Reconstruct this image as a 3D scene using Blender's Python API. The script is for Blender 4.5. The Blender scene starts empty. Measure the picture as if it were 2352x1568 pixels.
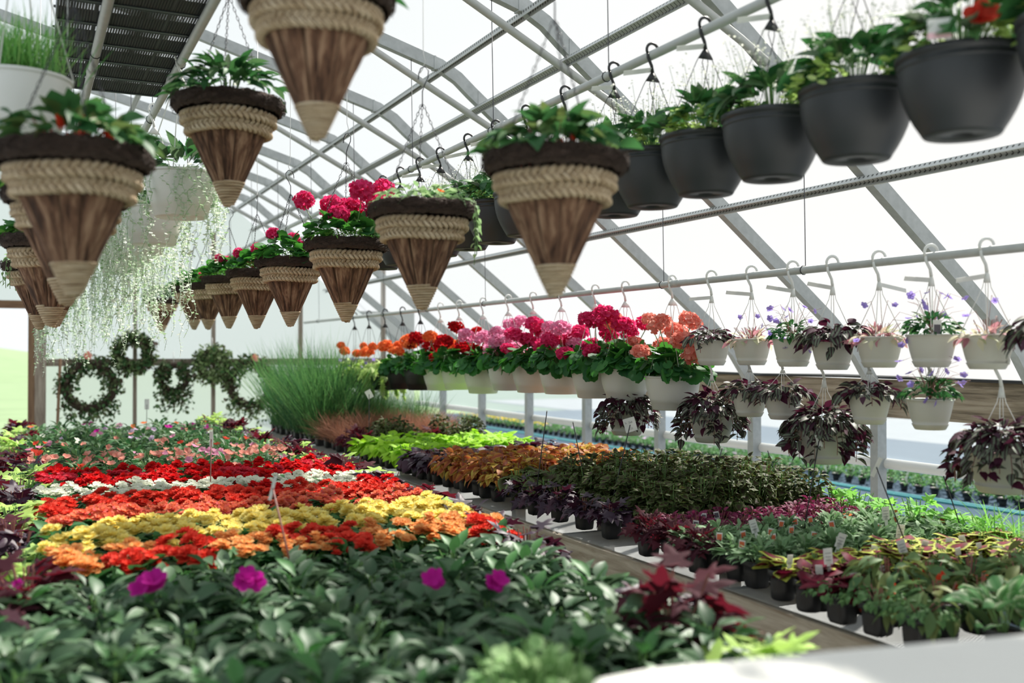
import bpy, math, random
import numpy as np
from mathutils import Matrix, Vector

C = bpy.context.scene
COL = C.collection
R = math.radians
rnd = random.Random(7)

# ------------------------------------------------------------------ camera
CAMZ = 1.60
YAW, PITCH, FPX = R(25.95), R(0.60), 2300.0
cs, sn = math.cos(YAW), math.sin(YAW)
cam = bpy.data.objects.new('camera', bpy.data.cameras.new('camera'))
COL.objects.link(cam)
cam.location = (0, 0, CAMZ)
cam.rotation_euler = (R(90) + PITCH, 0, -YAW)
cam.data.sensor_width = 36
cam.data.lens = FPX / 2352 * 36
cam.data.clip_end = 400
cam.data.dof.use_dof = True
cam.data.dof.focus_distance = 5.2
cam.data.dof.aperture_fstop = 1.7
C.camera = cam

# ------------------------------------------------------------------ light
C.view_settings.view_transform = 'Standard'
C.view_settings.look = 'None'
C.view_settings.gamma = 1
C.view_settings.use_curve_mapping = False
C.view_settings.exposure = 0.74
w = bpy.data.worlds.new('sky'); C.world = w; w.use_nodes = True
wn, wl = w.node_tree.nodes, w.node_tree.links
bg = wn['Background']
tc = wn.new('ShaderNodeTexCoord'); sx = wn.new('ShaderNodeSeparateXYZ')
wl.new(tc.outputs['Generated'], sx.inputs[0])
rp = wn.new('ShaderNodeValToRGB')
mr = wn.new('ShaderNodeMapRange'); mr.inputs[1].default_value = -0.3; mr.inputs[2].default_value = 1.0
wl.new(sx.outputs[0], mr.inputs[0]); wl.new(mr.outputs[0], rp.inputs[0])
rp.color_ramp.elements[0].color = (0.80, 0.90, 0.96, 1)
rp.color_ramp.elements[1].color = (1.0, 0.97, 0.94, 1)
rp.color_ramp.elements[1].position = 0.85
wl.new(rp.outputs[0], bg.inputs[0]); bg.inputs[1].default_value = 0.70
sun = bpy.data.objects.new('sun', bpy.data.lights.new('sun', 'SUN'))
COL.objects.link(sun)
sun.data.energy = 7.4; sun.data.angle = R(1.6); sun.data.color = (1.0, 0.95, 0.86)
SUNDIR = Vector((0.62, 0.34, 0.80)).normalized()       # towards the sun
sun.rotation_euler = SUNDIR.to_track_quat('Z', 'Y').to_euler()
sun.location = (6, 4, 9)
C.cycles.max_bounces = 8; C.cycles.transparent_max_bounces = 12
C.cycles.diffuse_bounces = 4; C.cycles.glossy_bounces = 2
C.cycles.caustics_reflective = False; C.cycles.caustics_refractive = False
C.cycles.use_denoising = True
C.cycles.sample_clamp_indirect = 6

# ------------------------------------------------------------------ projection helpers (pixel of the 2352x1568 photograph -> place)
def depth(px, X): return FPX / cs * X / (px - 57.0)
def yat(px, X): return (depth(px, X) - X * sn) / cs     # Y of the point with this X seen in column px
def zat(py, d): return CAMZ + (808.0 - py) / FPX * d
def at(px, py, d):
    r = (px - 1176.0) / FPX * d
    return Vector((r * cs + d * sn, -r * sn + d * cs, zat(py, d)))
def dep(X, Y): return X * sn + Y * cs

# ------------------------------------------------------------------ scene helpers
def link(o, parent=None):
    COL.objects.link(o)
    if parent is not None: o.parent = parent
    return o
def tag(o, label=None, cat=None, group=None, kind=None):
    if label: o['label'] = label
    if cat: o['category'] = cat
    if group: o['group'] = group
    if kind: o['kind'] = kind
    return o
def empty(name, loc, label=None, cat=None, group=None, rz=0, kind=None):
    o = bpy.data.objects.new(name, None); o.empty_display_size = .05
    o.location = loc; o.rotation_euler = (0, 0, rz)
    return tag(link(o), label, cat, group, kind)
def inst(name, me, parent=None, loc=(0, 0, 0), rz=0, s=1, rot=None):
    o = bpy.data.objects.new(name, me)
    o.location = loc; o.rotation_euler = rot if rot else (0, 0, rz)
    if s != 1: o.scale = (s, s, s) if not hasattr(s, '__len__') else s
    return link(o, parent)
ONES = 'zeroth first second third fourth fifth sixth seventh eighth ninth tenth eleventh twelfth thirteenth fourteenth fifteenth sixteenth seventeenth eighteenth nineteenth'.split()
TENS = {2: ('twentieth', 'twenty'), 3: ('thirtieth', 'thirty'), 4: ('fortieth', 'forty'), 5: ('fiftieth', 'fifty'), 6: ('sixtieth', 'sixty'), 7: ('seventieth', 'seventy'), 8: ('eightieth', 'eighty'), 9: ('ninetieth', 'ninety')}
def nth(n):
    if n < 20: return ONES[n]
    t, u = divmod(n, 10)
    return TENS[t][0] if u == 0 else TENS[t][1] + '-' + ONES[u]

# ------------------------------------------------------------------ geometry builder
class G:
    """collects vertices, faces, uvs and material numbers of ONE mesh"""
    def __init__(s): s.v = []; s.f = []; s.uv = []; s.m = []; s.n = 0
    def add(s, V, F, UV=None, m=0):
        V = np.asarray(V, dtype=float).reshape(-1, 3)
        s.v.append(V)
        b = s.n
        for f in F: s.f.append(tuple(b + i for i in f))
        if UV is None: UV = np.zeros((len(V), 2))
        s.uv.append(np.asarray(UV, dtype=float)); s.m += [m] * len(F); s.n += len(V)
        return s
    def mesh(s, name, mats, smooth=True):
        me = bpy.data.meshes.new(name)
        V = np.concatenate(s.v); UV = np.concatenate(s.uv)
        me.from_pydata(V.tolist(), [], s.f)
        L = np.empty(len(me.loops), dtype=np.int32); me.loops.foreach_get('vertex_index', L)
        u = me.uv_layers.new(name='uv'); u.data.foreach_set('uv', UV[L].astype(np.float32).ravel())
        if not isinstance(mats, (list, tuple)): mats = [mats]
        for m in mats: me.materials.append(m)
        if len(mats) > 1: me.polygons.foreach_set('material_index', s.m)
        me.polygons.foreach_set('use_smooth', [smooth] * len(me.polygons))
        me.update()
        return me
    def box(s, c, d, m=0, rz=0):
        x, y, z = [k / 2 for k in d]
        P = np.array([(-x,-y,-z),(x,-y,-z),(x,y,-z),(-x,y,-z),(-x,-y,z),(x,-y,z),(x,y,z),(-x,y,z)])
        if rz:
            a, b = math.cos(rz), math.sin(rz)
            P = P @ np.array([[a, b, 0], [-b, a, 0], [0, 0, 1]])
        # uv follows the longest side so grain runs along it
        ax = int(np.argmax(d)); ot = [i for i in range(3) if i != ax]
        UV = np.stack([P[:, ax] + c[ax], P[:, ot[0]] + P[:, ot[1]]], 1)
        return s.add(P + np.array(c), [(0,3,2,1),(4,5,6,7),(0,1,5,4),(1,2,6,5),(2,3,7,6),(3,0,4,7)], UV, m)
    def tube(s, pts, r, n=8, m=0, cap=True, closed=False, us=1.0):
        P = [Vector(p) for p in pts]; k = len(P)
        rr = r if hasattr(r, '__len__') else [r] * k
        V = []; UV = []; prev = None; dist = 0
        for i, p in enumerate(P):
            a = P[(i - 1) % k] if (closed or i > 0) else p
            b = P[(i + 1) % k] if (closed or i < k - 1) else p
            t = (b - a); t = t.normalized() if t.length > 1e-9 else Vector((0, 0, 1))
            if prev is None:
                u = t.orthogonal().normalized()
            else:
                u = (prev - t * prev.dot(t)); u = u.normalized() if u.length > 1e-6 else t.orthogonal().normalized()
            prev = u; v = t.cross(u)
            if i: dist += (p - P[i-1]).length
            for j in range(n):
                q = 2 * math.pi * j / n
                V.append(p + (u * math.cos(q) + v * math.sin(q)) * rr[i]); UV.append((dist * us, j / n))
        F = []
        for i in range(k if closed else k - 1):
            i2 = (i + 1) % k
            for j in range(n):
                j2 = (j + 1) % n
                F.append((i*n+j, i*n+j2, i2*n+j2, i2*n+j))
        if cap and not closed:
            F.append(tuple(range(n))[::-1]); F.append(tuple((k-1)*n + j for j in range(n)))
        return s.add([tuple(q) for q in V], F, UV, m)
    def lathe(s, prof, n=32, m=0, sq=0.0):
        """revolve (r, z) pairs; sq > 0 squares the section"""
        V = []; UV = []
        for i, (r, z) in enumerate(prof):
            for j in range(n):
                q = 2 * math.pi * j / n
                k = 1.0
                if sq: 
                    mx = max(abs(math.cos(q)), abs(math.sin(q))); k = (1 - sq) + sq * (0.93 / mx)
                V.append((r*k*math.cos(q), r*k*math.sin(q), z)); UV.append((j / n, i / max(1, len(prof) - 1)))
        F = [(i*n+j, i*n+(j+1) % n, (i+1)*n+(j+1) % n, (i+1)*n+j) for i in range(len(prof)-1) for j in range(n)]
        return s.add(V, F, UV, m)
    def put(s, T, M, m=0):
        """T = (verts, faces, uv) template under 4x4 numpy matrix M"""
        V, F, UV = T
        return s.add(V @ M[:3, :3].T + M[:3, 3], F, UV, m)

def MAT(p, az=0, pitch=0, roll=0, s=1.0):
    """leaf template (along +Y, face up) -> heading az about Z, raised by pitch, rolled"""
    ca, sa = math.cos(az), math.sin(az); cp, sp = math.cos(pitch), math.sin(pitch); cr, sr = math.cos(roll), math.sin(roll)
    Rz = np.array([[ca, -sa, 0], [sa, ca, 0], [0, 0, 1]]); Rx = np.array([[1, 0, 0], [0, cp, -sp], [0, sp, cp]]); Ry = np.array([[cr, 0, sr], [0, 1, 0], [-sr, 0, cr]])
    M = np.eye(4); M[:3, :3] = (Rz @ Rx @ Ry) * (s if np.isscalar(s) else np.array(s)[None, :]); M[:3, 3] = p
    return M

def leaf(L=1, W=.45, prof=(0, .62, 1, .86, .5, 0), fold=.18, droop=.25, wave=0.0):
    """folded, drooping leaf; uv.x across (-1..1), uv.y along (0..1)"""
    n = len(prof); V = []; UV = []
    for i, p in enumerate(prof):
        t = i / (n - 1); y = L * (t - droop * .25 * t * t); z = -droop * L * t * t
        hw = W * L / 2 * p
        wv = wave * L * (1 if i % 2 else -1) * p
        V += [(-hw, y, z + hw * fold * 2 + wv), (0, y, z), (hw, y, z + hw * fold * 2 - wv)]
        UV += [(-p if p else 0, t), (0, t), (p if p else 0, t)]
    F = []
    for i in range(n - 1):
        a = i * 3
        if prof[i] == 0: F += [(a+1, a+4, a+3), (a+1, a+5, a+4)]
        elif prof[i+1] == 0: F += [(a, a+1, a+4), (a+1, a+2, a+4)]
        else: F += [(a, a+1, a+4, a+3), (a+1, a+2, a+5, a+4)]
    return np.array(V, float), F, np.array(UV, float)
def fan(outline, cup=.0, droop=0.0, cen=(0, .4)):
    """flat shape from (x, y) outline points round a centre; uv.x = 0 centre .. 1 rim"""
    V = [(cen[0], cen[1], 0)]; UV = [(0, 0.5)]
    for k, (x, y) in enumerate(outline):
        d = math.hypot(x - cen[0], y - cen[1]); V.append((cen[0] + (x-cen[0])*.55, cen[1] + (y-cen[1])*.55, cup * d * .35)); UV.append((.55, k / len(outline)))
    for k, (x, y) in enumerate(outline):
        d = math.hypot(x - cen[0], y - cen[1]); V.append((x, y, cup * d - droop * max(0, y) ** 2)); UV.append((1, k / len(outline)))
    n = len(outline)
    F = [(0, 1 + i, 1 + (i + 1) % n) for i in range(n)] + [(1 + i, 1 + n + i, 1 + n + (i+1) % n, 1 + (i+1) % n) for i in range(n)]
    return np.array(V, float), F, np.array(UV, float)
def scallop(n=9, dep=.09, notch=True, step=3):
    o = []
    for k in range(n * step):
        a = 2 * math.pi * k / (n * step) - math.pi / 2
        r = .5 * (1 - dep + dep * abs(math.sin(a * n / 2 + math.pi * n / 4 )))
        if notch and (k < 1 or k >= n * step): r *= .25
        o.append((r * math.cos(a), .45 + r * math.sin(a)))
    return o
MAPLE = [(0,-.05),(.12,-.12),(.3,-.1),(.52,.02),(.33,.2),(.27,.28),(.55,.42),(.6,.56),(.3,.5),(.2,.56),(.16,.8),(0,1.1),(-.16,.8),(-.2,.56),(-.3,.5),(-.6,.56),(-.55,.42),(-.27,.28),(-.33,.2),(-.52,.02),(-.3,-.1),(-.12,-.12)]
HEART = [(0,0),(.14,-.1),(.32,-.1),(.46,.06),(.46,.28),(.34,.55),(.16,.82),(0,1.0),(-.16,.82),(-.34,.55),(-.46,.28),(-.46,.06),(-.32,-.1),(-.14,-.1)]

# ------------------------------------------------------------------ materials
def nodes(name):
    m = bpy.data.materials.new(name); m.use_nodes = True
    nt = m.node_tree
    return m, nt, nt.nodes['Principled BSDF'], nt.nodes['Material Output']
def plain(name, col, rough=.5, metal=0, bump=0, bscale=60, var=0, vscale=8, spec=.5, transl=0):
    m, nt, b, out = nodes(name)
    b.inputs['Base Color'].default_value = (*col, 1); b.inputs['Roughness'].default_value = rough; b.inputs['Metallic'].default_value = metal
    b.inputs['Specular IOR Level'].default_value = spec
    if bump or var:
        tc = nt.nodes.new('ShaderNodeTexCoord'); nz = nt.nodes.new('ShaderNodeTexNoise'); nz.inputs['Scale'].default_value = bscale; nz.inputs['Detail'].default_value = 4
        nt.links.new(tc.outputs['Object'], nz.inputs['Vector'])
    if bump:
        bp = nt.nodes.new('ShaderNodeBump'); bp.inputs['Strength'].default_value = bump; bp.inputs['Distance'].default_value = .01
        nt.links.new(nz.outputs[0], bp.inputs['Height']); nt.links.new(bp.outputs[0], b.inputs['Normal'])
    if var:
        nv = nt.nodes.new('ShaderNodeTexNoise'); nv.inputs['Scale'].default_value = vscale; nt.links.new(tc.outputs['Object'], nv.inputs['Vector'])
        mx = nt.nodes.new('ShaderNodeMix'); mx.data_type = 'RGBA'
        mx.inputs[6].default_value = (*[c * (1 - var) for c in col], 1); mx.inputs[7].default_value = (*[min(1, c * (1 + var)) for c in col], 1)
        nt.links.new(nv.outputs[0], mx.inputs[0]); nt.links.new(mx.outputs[2], b.inputs['Base Color'])
    if transl:
        tr = nt.nodes.new('ShaderNodeBsdfTranslucent'); tr.inputs[0].default_value = (*col, 1)
        ms = nt.nodes.new('ShaderNodeMixShader'); ms.inputs[0].default_value = transl
        nt.links.new(b.outputs[0], ms.inputs[1]); nt.links.new(tr.outputs[0], ms.inputs[2]); nt.links.new(ms.outputs[0], out.inputs[0])
    return m
def ramp(nt, stops, interp='LINEAR'):
    r = nt.nodes.new('ShaderNodeValToRGB'); r.color_ramp.interpolation = interp
    e = r.color_ramp.elements
    e[0].position, e[0].color = stops[0][0], (*stops[0][1], 1); e[1].position, e[1].color = stops[-1][0], (*stops[-1][1], 1)
    for p, c in stops[1:-1]:
        k = e.new(p); k.color = (*c, 1)
    return r
def foliage(name, cols, rough=.45, transl=.3, pattern=None, tip=None, spec=.5, tcol=None):
    rough = min(.8, rough + .14); spec = spec * .55
    """leaf material: colour differs from leaf to leaf; pattern = list of (|uv.x|, colour) stops across the leaf"""
    m, nt, b, out = nodes(name); N, Lk = nt.nodes, nt.links
    b.inputs['Roughness'].default_value = rough; b.inputs['Specular IOR Level'].default_value = spec
    ge = N.new('ShaderNodeNewGeometry')
    rc = ramp(nt, [(i / max(1, len(cols) - 1), c) for i, c in enumerate(cols)] if len(cols) > 1 else [(0, cols[0]), (1, cols[0])])
    Lk.new(ge.outputs['Random Per Island'], rc.inputs[0]); colour = rc.outputs[0]
    if pattern:
        uv = N.new('ShaderNodeUVMap'); uv.uv_map = 'uv'; sp = N.new('ShaderNodeSeparateXYZ'); Lk.new(uv.outputs[0], sp.inputs[0])
        ab = N.new('ShaderNodeMath'); ab.operation = 'ABSOLUTE'; Lk.new(sp.outputs[0], ab.inputs[0])
        nz = N.new('ShaderNodeTexNoise'); nz.inputs['Scale'].default_value = 120; tc = N.new('ShaderNodeTexCoord'); Lk.new(tc.outputs['Object'], nz.inputs['Vector'])
        ma = N.new('ShaderNodeMath'); ma.operation = 'MULTIPLY_ADD'; ma.inputs[1].default_value = .16; Lk.new(nz.outputs[0], ma.inputs[0])
        su = N.new('ShaderNodeMath'); su.operation = 'SUBTRACT'; su.inputs[1].default_value = .08; Lk.new(ab.outputs[0], su.inputs[0]); Lk.new(su.outputs[0], ma.inputs[2])
        rp = ramp(nt, [(p, c) for p, c in pattern]); Lk.new(ma.outputs[0], rp.inputs[0])
        mx = N.new('ShaderNodeMix'); mx.data_type = 'RGBA'; mx.blend_type = 'MIX'; mx.inputs[0].default_value = .8
        Lk.new(colour, mx.inputs[6]); Lk.new(rp.outputs[0], mx.inputs[7]); colour = mx.outputs[2]
    Lk.new(colour, b.inputs['Base Color'])
    if transl:
        tr = N.new('ShaderNodeBsdfTranslucent')
        if tcol:
            tr.inputs[0].default_value = (*tcol, 1)
        else: Lk.new(colour, tr.inputs[0])
        ms = N.new('ShaderNodeMixShader'); ms.inputs[0].default_value = transl
        Lk.new(b.outputs[0], ms.inputs[1]); Lk.new(tr.outputs[0], ms.inputs[2]); Lk.new(ms.outputs[0], out.inputs[0])
    return m
def stripes(name, c1, c2, su, sv, rough=.8, contrast=(.35, .65), bump=.4, c3=None):
    """fibres / grain: noise stretched along uv"""
    m, nt, b, out = nodes(name); N, Lk = nt.nodes, nt.links
    uv = N.new('ShaderNodeUVMap'); uv.uv_map = 'uv'; mp = N.new('ShaderNodeMapping'); mp.inputs['Scale'].default_value = (su, sv, 1)
    Lk.new(uv.outputs[0], mp.inputs[0])
    oi = N.new('ShaderNodeObjectInfo'); ad = N.new('ShaderNodeVectorMath'); ad.operation = 'ADD'
    sc = N.new('ShaderNodeVectorMath'); sc.operation = 'SCALE'; sc.inputs['Scale'].default_value = 37.0
    Lk.new(oi.outputs['Random'], sc.inputs[0]); Lk.new(mp.outputs[0], ad.inputs[0]); Lk.new(sc.outputs[0], ad.inputs[1])
    nz = N.new('ShaderNodeTexNoise'); nz.inputs['Scale'].default_value = 1; nz.inputs['Detail'].default_value = 6; nz.inputs['Roughness'].default_value = .6; nz.inputs['Distortion'].default_value = .4
    Lk.new(ad.outputs[0], nz.inputs['Vector'])
    st = [(contrast[0], c1), (contrast[1], c2)] if c3 is None else [(contrast[0], c1), ((contrast[0]+contrast[1])/2, c2), (contrast[1], c3)]
    rp = ramp(nt, st); Lk.new(nz.outputs[0], rp.inputs[0]); Lk.new(rp.outputs[0], b.inputs['Base Color'])
    bp = N.new('ShaderNodeBump'); bp.inputs['Strength'].default_value = bump; bp.inputs['Distance'].default_value = .006
    Lk.new(nz.outputs[0], bp.inputs['Height']); Lk.new(bp.outputs[0], b.inputs['Normal']); b.inputs['Roughness'].default_value = rough
    return m
def holes(name, col, metal, rough, sx_, sy_, thr, kind='grid', spec=.5):
    """sheet with real openings: openings are transparent"""
    m, nt, b, out = nodes(name); N, Lk = nt.nodes, nt.links
    b.inputs['Base Color'].default_value = (*col, 1); b.inputs['Metallic'].default_value = metal; b.inputs['Roughness'].default_value = rough
    tc = N.new('ShaderNodeTexCoord'); sp = N.new('ShaderNodeSeparateXYZ'); Lk.new(tc.outputs['Object'], sp.inputs[0])
    def wave(sock, f):
        a = N.new('ShaderNodeMath'); a.operation = 'MULTIPLY'; a.inputs[1].default_value = f; Lk.new(sock, a.inputs[0])
        c = N.new('ShaderNodeMath'); c.operation = 'SINE'; Lk.new(a.outputs[0], c.inputs[0]); return c
    if kind == 'diamond':
        p = N.new('ShaderNodeMath'); p.operation = 'MULTIPLY'; p.inputs[1].default_value = sy_ / sx_; Lk.new(sp.outputs[1], p.inputs[0])
        A = N.new('ShaderNodeMath'); A.operation = 'ADD'; Lk.new(sp.outputs[0], A.inputs[0]); Lk.new(p.outputs[0], A.inputs[1])
        B = N.new('ShaderNodeMath'); B.operation = 'SUBTRACT'; Lk.new(sp.outputs[0], B.inputs[0]); Lk.new(p.outputs[0], B.inputs[1])
        w1, w2 = wave(A.outputs[0], sx_), wave(B.outputs[0], sx_)
    else:
        w1, w2 = wave(sp.outputs[0], sx_), wave(sp.outputs[1], sy_)
    a1 = N.new('ShaderNodeMath'); a1.operation = 'ABSOLUTE'; Lk.new(w1.outputs[0], a1.inputs[0])
    a2 = N.new('ShaderNodeMath'); a2.operation = 'ABSOLUTE'; Lk.new(w2.outputs[0], a2.inputs[0])
    mn = N.new('ShaderNodeMath'); mn.operation = 'MINIMUM'; Lk.new(a1.outputs[0], mn.inputs[0]); Lk.new(a2.outputs[0], mn.inputs[1])
    gt = N.new('ShaderNodeMath'); gt.operation = 'GREATER_THAN'; gt.inputs[1].default_value = thr; Lk.new(mn.outputs[0], gt.inputs[0])
    tr = N.new('ShaderNodeBsdfTransparent'); ms = N.new('ShaderNodeMixShader'); Lk.new(gt.outputs[0], ms.inputs[0])
    Lk.new(b.outputs[0], ms.inputs[1]); Lk.new(tr.outputs[0], ms.inputs[2]); Lk.new(ms.outputs[0], out.inputs[0])
    return m
def film(name, clear, tint=(1, 1, 1), streak=0.0):
    m, nt, b, out = nodes(name); N, Lk = nt.nodes, nt.links
    N.remove(b)
    tr = N.new('ShaderNodeBsdfTransparent'); tl = N.new('ShaderNodeBsdfTranslucent'); df = N.new('ShaderNodeBsdfDiffuse')
    tr.inputs[0].default_value = (.97, .98, .98, 1); tl.inputs[0].default_value = (*tint, 1); df.inputs[0].default_value = (*[t * .8 for t in tint], 1)
    m1 = N.new('ShaderNodeMixShader'); m1.inputs[0].default_value = .25; Lk.new(tl.outputs[0], m1.inputs[1]); Lk.new(df.outputs[0], m1.inputs[2])
    m2 = N.new('ShaderNodeMixShader'); m2.inputs[0].default_value = clear; Lk.new(m1.outputs[0], m2.inputs[1]); Lk.new(tr.outputs[0], m2.inputs[2])
    if streak:
        tc = N.new('ShaderNodeTexCoord'); mp = N.new('ShaderNodeMapping'); mp.inputs['Scale'].default_value = (.6, .25, 1.6); Lk.new(tc.outputs['Object'], mp.inputs[0])
        nz = N.new('ShaderNodeTexNoise'); nz.inputs['Scale'].default_value = 1.2; nz.inputs['Detail'].default_value = 3; Lk.new(mp.outputs[0], nz.inputs['Vector'])
        mr = N.new('ShaderNodeMapRange'); mr.inputs[3].default_value = clear - streak; mr.inputs[4].default_value = clear + streak; Lk.new(nz.outputs[0], mr.inputs[0]); Lk.new(mr.outputs[0], m2.inputs[0])
    Lk.new(m2.outputs[0], out.inputs[0])
    return m

M = {}
M['galv'] = plain('galvanised_steel', (.40, .42, .425), .5, .25, bump=.05, bscale=90, var=.22, vscale=26)
M['pipe'] = plain('galvanised_pipe', (.46, .47, .46), .45, .2, var=.12, vscale=20)
M['perf'] = holes('perforated_steel', (.50, .52, .53), .4, .45, 0, 0, 2)
M['film'] = film('greenhouse_film', .76, (.20, .21, .215), streak=.05)
M['sheet'] = film('side_curtain_film', .30, (.27, .32, .37), streak=.05)
M['endfilm'] = film('end_wall_film', .22, (.36, .41, .41), streak=.08)
M['wood'] = stripes('weathered_board', (.13, .10, .07), (.30, .24, .175), 2.2, 30, .8, (.36, .64), .5, (.42, .35, .27))
M['postwood'] = stripes('grey_post_wood', (.16, .12, .09), (.40, .34, .28), 3, 30, .85, (.3, .7), .4)
M['brownpost'] = stripes('brown_post_wood', (.13, .07, .04), (.26, .16, .09), 3, 30, .85, (.3, .7), .4)
M['bench_wood'] = stripes('bench_edge_wood', (.26, .20, .14), (.56, .50, .41), 3, 22, .85, (.32, .68), .4)
M['mesh'] = holes('expanded_metal_mesh', (.30, .31, .31), .2, .65, 130, 300, .36, 'diamond')
M['traymesh'] = holes('black_tray_mesh', (.016, .016, .017), 0, .6, 300, 300, .62)
M['black'] = plain('black_plastic', (.018, .018, .020), .42, bump=.03, bscale=200)
M['blackpot'] = plain('charcoal_pot_plastic', (.030, .033, .038), .46, bump=.03, bscale=150)
M['tray'] = plain('tray_plastic', (.022, .028, .036), .4)
M['white'] = plain('white_pot_plastic', (.80, .78, .74), .38, transl=.12, spec=.4)
M['whitep'] = plain('white_plastic', (.86, .86, .84), .4, transl=.1)
M['cream'] = plain('cream_pot_plastic', (.70, .68, .62), .40, transl=.10, spec=.4)
M['counter'] = plain('white_counter', (.74, .73, .70), .5, var=.04, vscale=5)
M['counterside'] = plain('counter_panel', (.66, .65, .62), .6)
M['paper'] = plain('white_card', (.78, .78, .76), .6, transl=.2)
M['ink'] = plain('pencil_grey', (.25, .25, .27), .7)
M['tagpic'] = plain('tag_orange_picture', (.75, .16, .07), .5)
M['tagdark'] = plain('tag_dark_picture', (.10, .09, .11), .5)
M['tagpink'] = plain('tag_pink_picture', (.80, .50, .55), .5)
M['wire'] = plain('dark_wire', (.05, .05, .06), .45, .5)
M['stake'] = plain('black_stake', (.02, .022, .026), .5)
M['wirew'] = plain('pale_wire', (.62, .62, .61), .45, .2)
M['soil'] = plain('potting_soil', (.045, .028, .018), .95, bump=.8, bscale=160, var=.4, vscale=90)
M['floor'] = plain('greenhouse_floor', (.30, .31, .31), .8, bump=.2, bscale=14, var=.2, vscale=2)
M['hose'] = plain('teal_hose', (.015, .20, .22), .35)
M['bark'] = stripes('bark', (.045, .020, .012), (.17, .085, .050), 30, 2.0, .95, (.36, .66), 1.0, (.36, .22, .14))
M['rope'] = stripes('natural_rope', (.22, .13, .07), (.56, .42, .27), 2.2, 12, .9, (.34, .66), .7, (.72, .60, .45))
M['coir'] = plain('dark_vine_fibre', (.050, .030, .022), .95, bump=1.0, bscale=110, var=.5, vscale=60)
M['lawn'] = plain('lawn', (.15, .22, .11), .95, bump=.4, bscale=30, var=.22, vscale=.6)
M['gcloth'] = stripes('ground_cloth', (.028, .052, .082), (.05, .08, .115), .5, 3, .95, (.35, .65), .1)
M['stemg'] = plain('green_stem', (.20, .36, .12), .5, transl=.2)
M['stemr'] = plain('reddish_stem', (.30, .12, .10), .5)
M['gcloth'].node_tree.nodes['Principled BSDF'].inputs['Specular IOR Level'].default_value = .08
# leaves
M['L_imp'] = foliage('impatiens_leaf', [(.034, .080, .038), (.060, .130, .062), (.12, .19, .11), (.05, .19, .04)], .36, .22, spec=.7)
M['L_impl'] = foliage('impatiens_far_leaf', [(.03, .07, .03), (.07, .14, .06), (.09, .17, .07), (.04, .16, .05)], .42, .28)
M['L_beg'] = foliage('begonia_leaf', [(.02, .09, .03), (.06, .20, .05), (.03, .13, .05)], .4, .3)
M['L_ger'] = foliage('geranium_leaf', [(.010, .065, .024), (.018, .095, .030), (.05, .20, .04), (.02, .10, .035)], .5, .3, tcol=(.08, .32, .04))
M['L_lime'] = foliage('lime_leaf', [(.34, .62, .03), (.42, .72, .05), (.28, .55, .03)], .5, .4)
M['L_limep'] = foliage('pale_lime_leaf', [(.50, .70, .22), (.42, .62, .14), (.60, .74, .34)], .5, .4)
M['L_blk'] = foliage('dark_purple_leaf', [(.020, .012, .024), (.035, .016, .036), (.05, .018, .035)], .38, .12, tcol=(.14, .02, .05), spec=.6)
M['L_bur'] = foliage('burgundy_leaf', [(.04, .010, .018), (.07, .018, .026), (.03, .009, .018)], .6, .2, spec=.2, tcol=(.25, .02, .04))
M['L_rust'] = foliage('rust_coleus_leaf', [(.30, .06, .03), (.42, .14, .03), (.52, .36, .05), (.20, .03, .03)], .5, .35, pattern=[(0, (.26, .04, .03)), (.45, (.42, .12, .03)), (1, (.52, .30, .06))])
M['L_amb'] = foliage('amber_coleus_leaf', [(.50, .40, .06), (.58, .44, .08)], .5, .35, pattern=[(0, (.40, .12, .04)), (.35, (.56, .40, .08)), (1, (.62, .52, .12))])
M['L_heart'] = foliage('heart_coleus_leaf', [(.05, .09, .03), (.09, .14, .04)], .5, .3, pattern=[(0, (.05, .012, .018)), (.5, (.06, .035, .02)), (.7, (.06, .07, .025)), (1, (.13, .19, .045))])
M['L_edge'] = foliage('yellow_edged_coleus_leaf', [(.2, .06, .03)], .5, .15, pattern=[(0, (.30, .008, .06)), (.45, (.10, .012, .02)), (.66, (.10, .03, .015)), (.80, (.42, .52, .06)), (1, (.52, .62, .12))], spec=.15)
M['L_red'] = foliage('wine_coleus_leaf', [(.20, .02, .05)], .45, .3, pattern=[(0, (.26, .008, .045)), (.5, (.12, .008, .02)), (1, (.05, .008, .014))], spec=.15)
M['L_mag'] = foliage('magenta_leaf', [(.16, .02, .06), (.24, .03, .10), (.10, .02, .04)], .5, .3)
M['L_gaz'] = foliage('gazania_leaf', [(.10, .21, .09), (.20, .33, .17), (.14, .26, .11), (.34, .44, .28)], .5, .3)
M['L_bol'] = foliage('narrow_begonia_leaf', [(.08, .17, .07), (.16, .26, .10), (.20, .22, .07), (.08, .20, .08)], .42, .3)
M['L_small'] = foliage('small_trailing_leaf', [(.08, .18, .06), (.14, .26, .10)], .5, .3)
M['L_var'] = foliage('variegated_leaf', [(.2, .4, .16)], .5, .35, pattern=[(0, (.10, .30, .10)), (.5, (.22, .42, .18)), (.72, (.72, .80, .56)), (1, (.80, .86, .66))])
M['L_fern'] = foliage('pale_herb_leaf', [(.28, .48, .20), (.40, .56, .28), (.22, .42, .16)], .5, .4)
M['L_zeb'] = foliage('zebra_leaf', [(.10, .12, .08), (.08, .03, .05)], .34, .2, pattern=[(0, (.04, .016, .03)), (.12, (.07, .04, .045)), (.28, (.20, .25, .18)), (.50, (.15, .20, .13)), (.64, (.055, .022, .035)), (1, (.03, .012, .022))], spec=.35)
M['L_zebd'] = foliage('purple_zebra_leaf', [(.065, .012, .028), (.045, .012, .026), (.10, .05, .075)], .6, .2, tcol=(.12, .02, .05), spec=.2)
M['L_pinkv'] = foliage('pink_cream_leaf', [(.74, .66, .50), (.55, .60, .38), (.62, .30, .34), (.40, .16, .20)], .5, .4)
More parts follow.
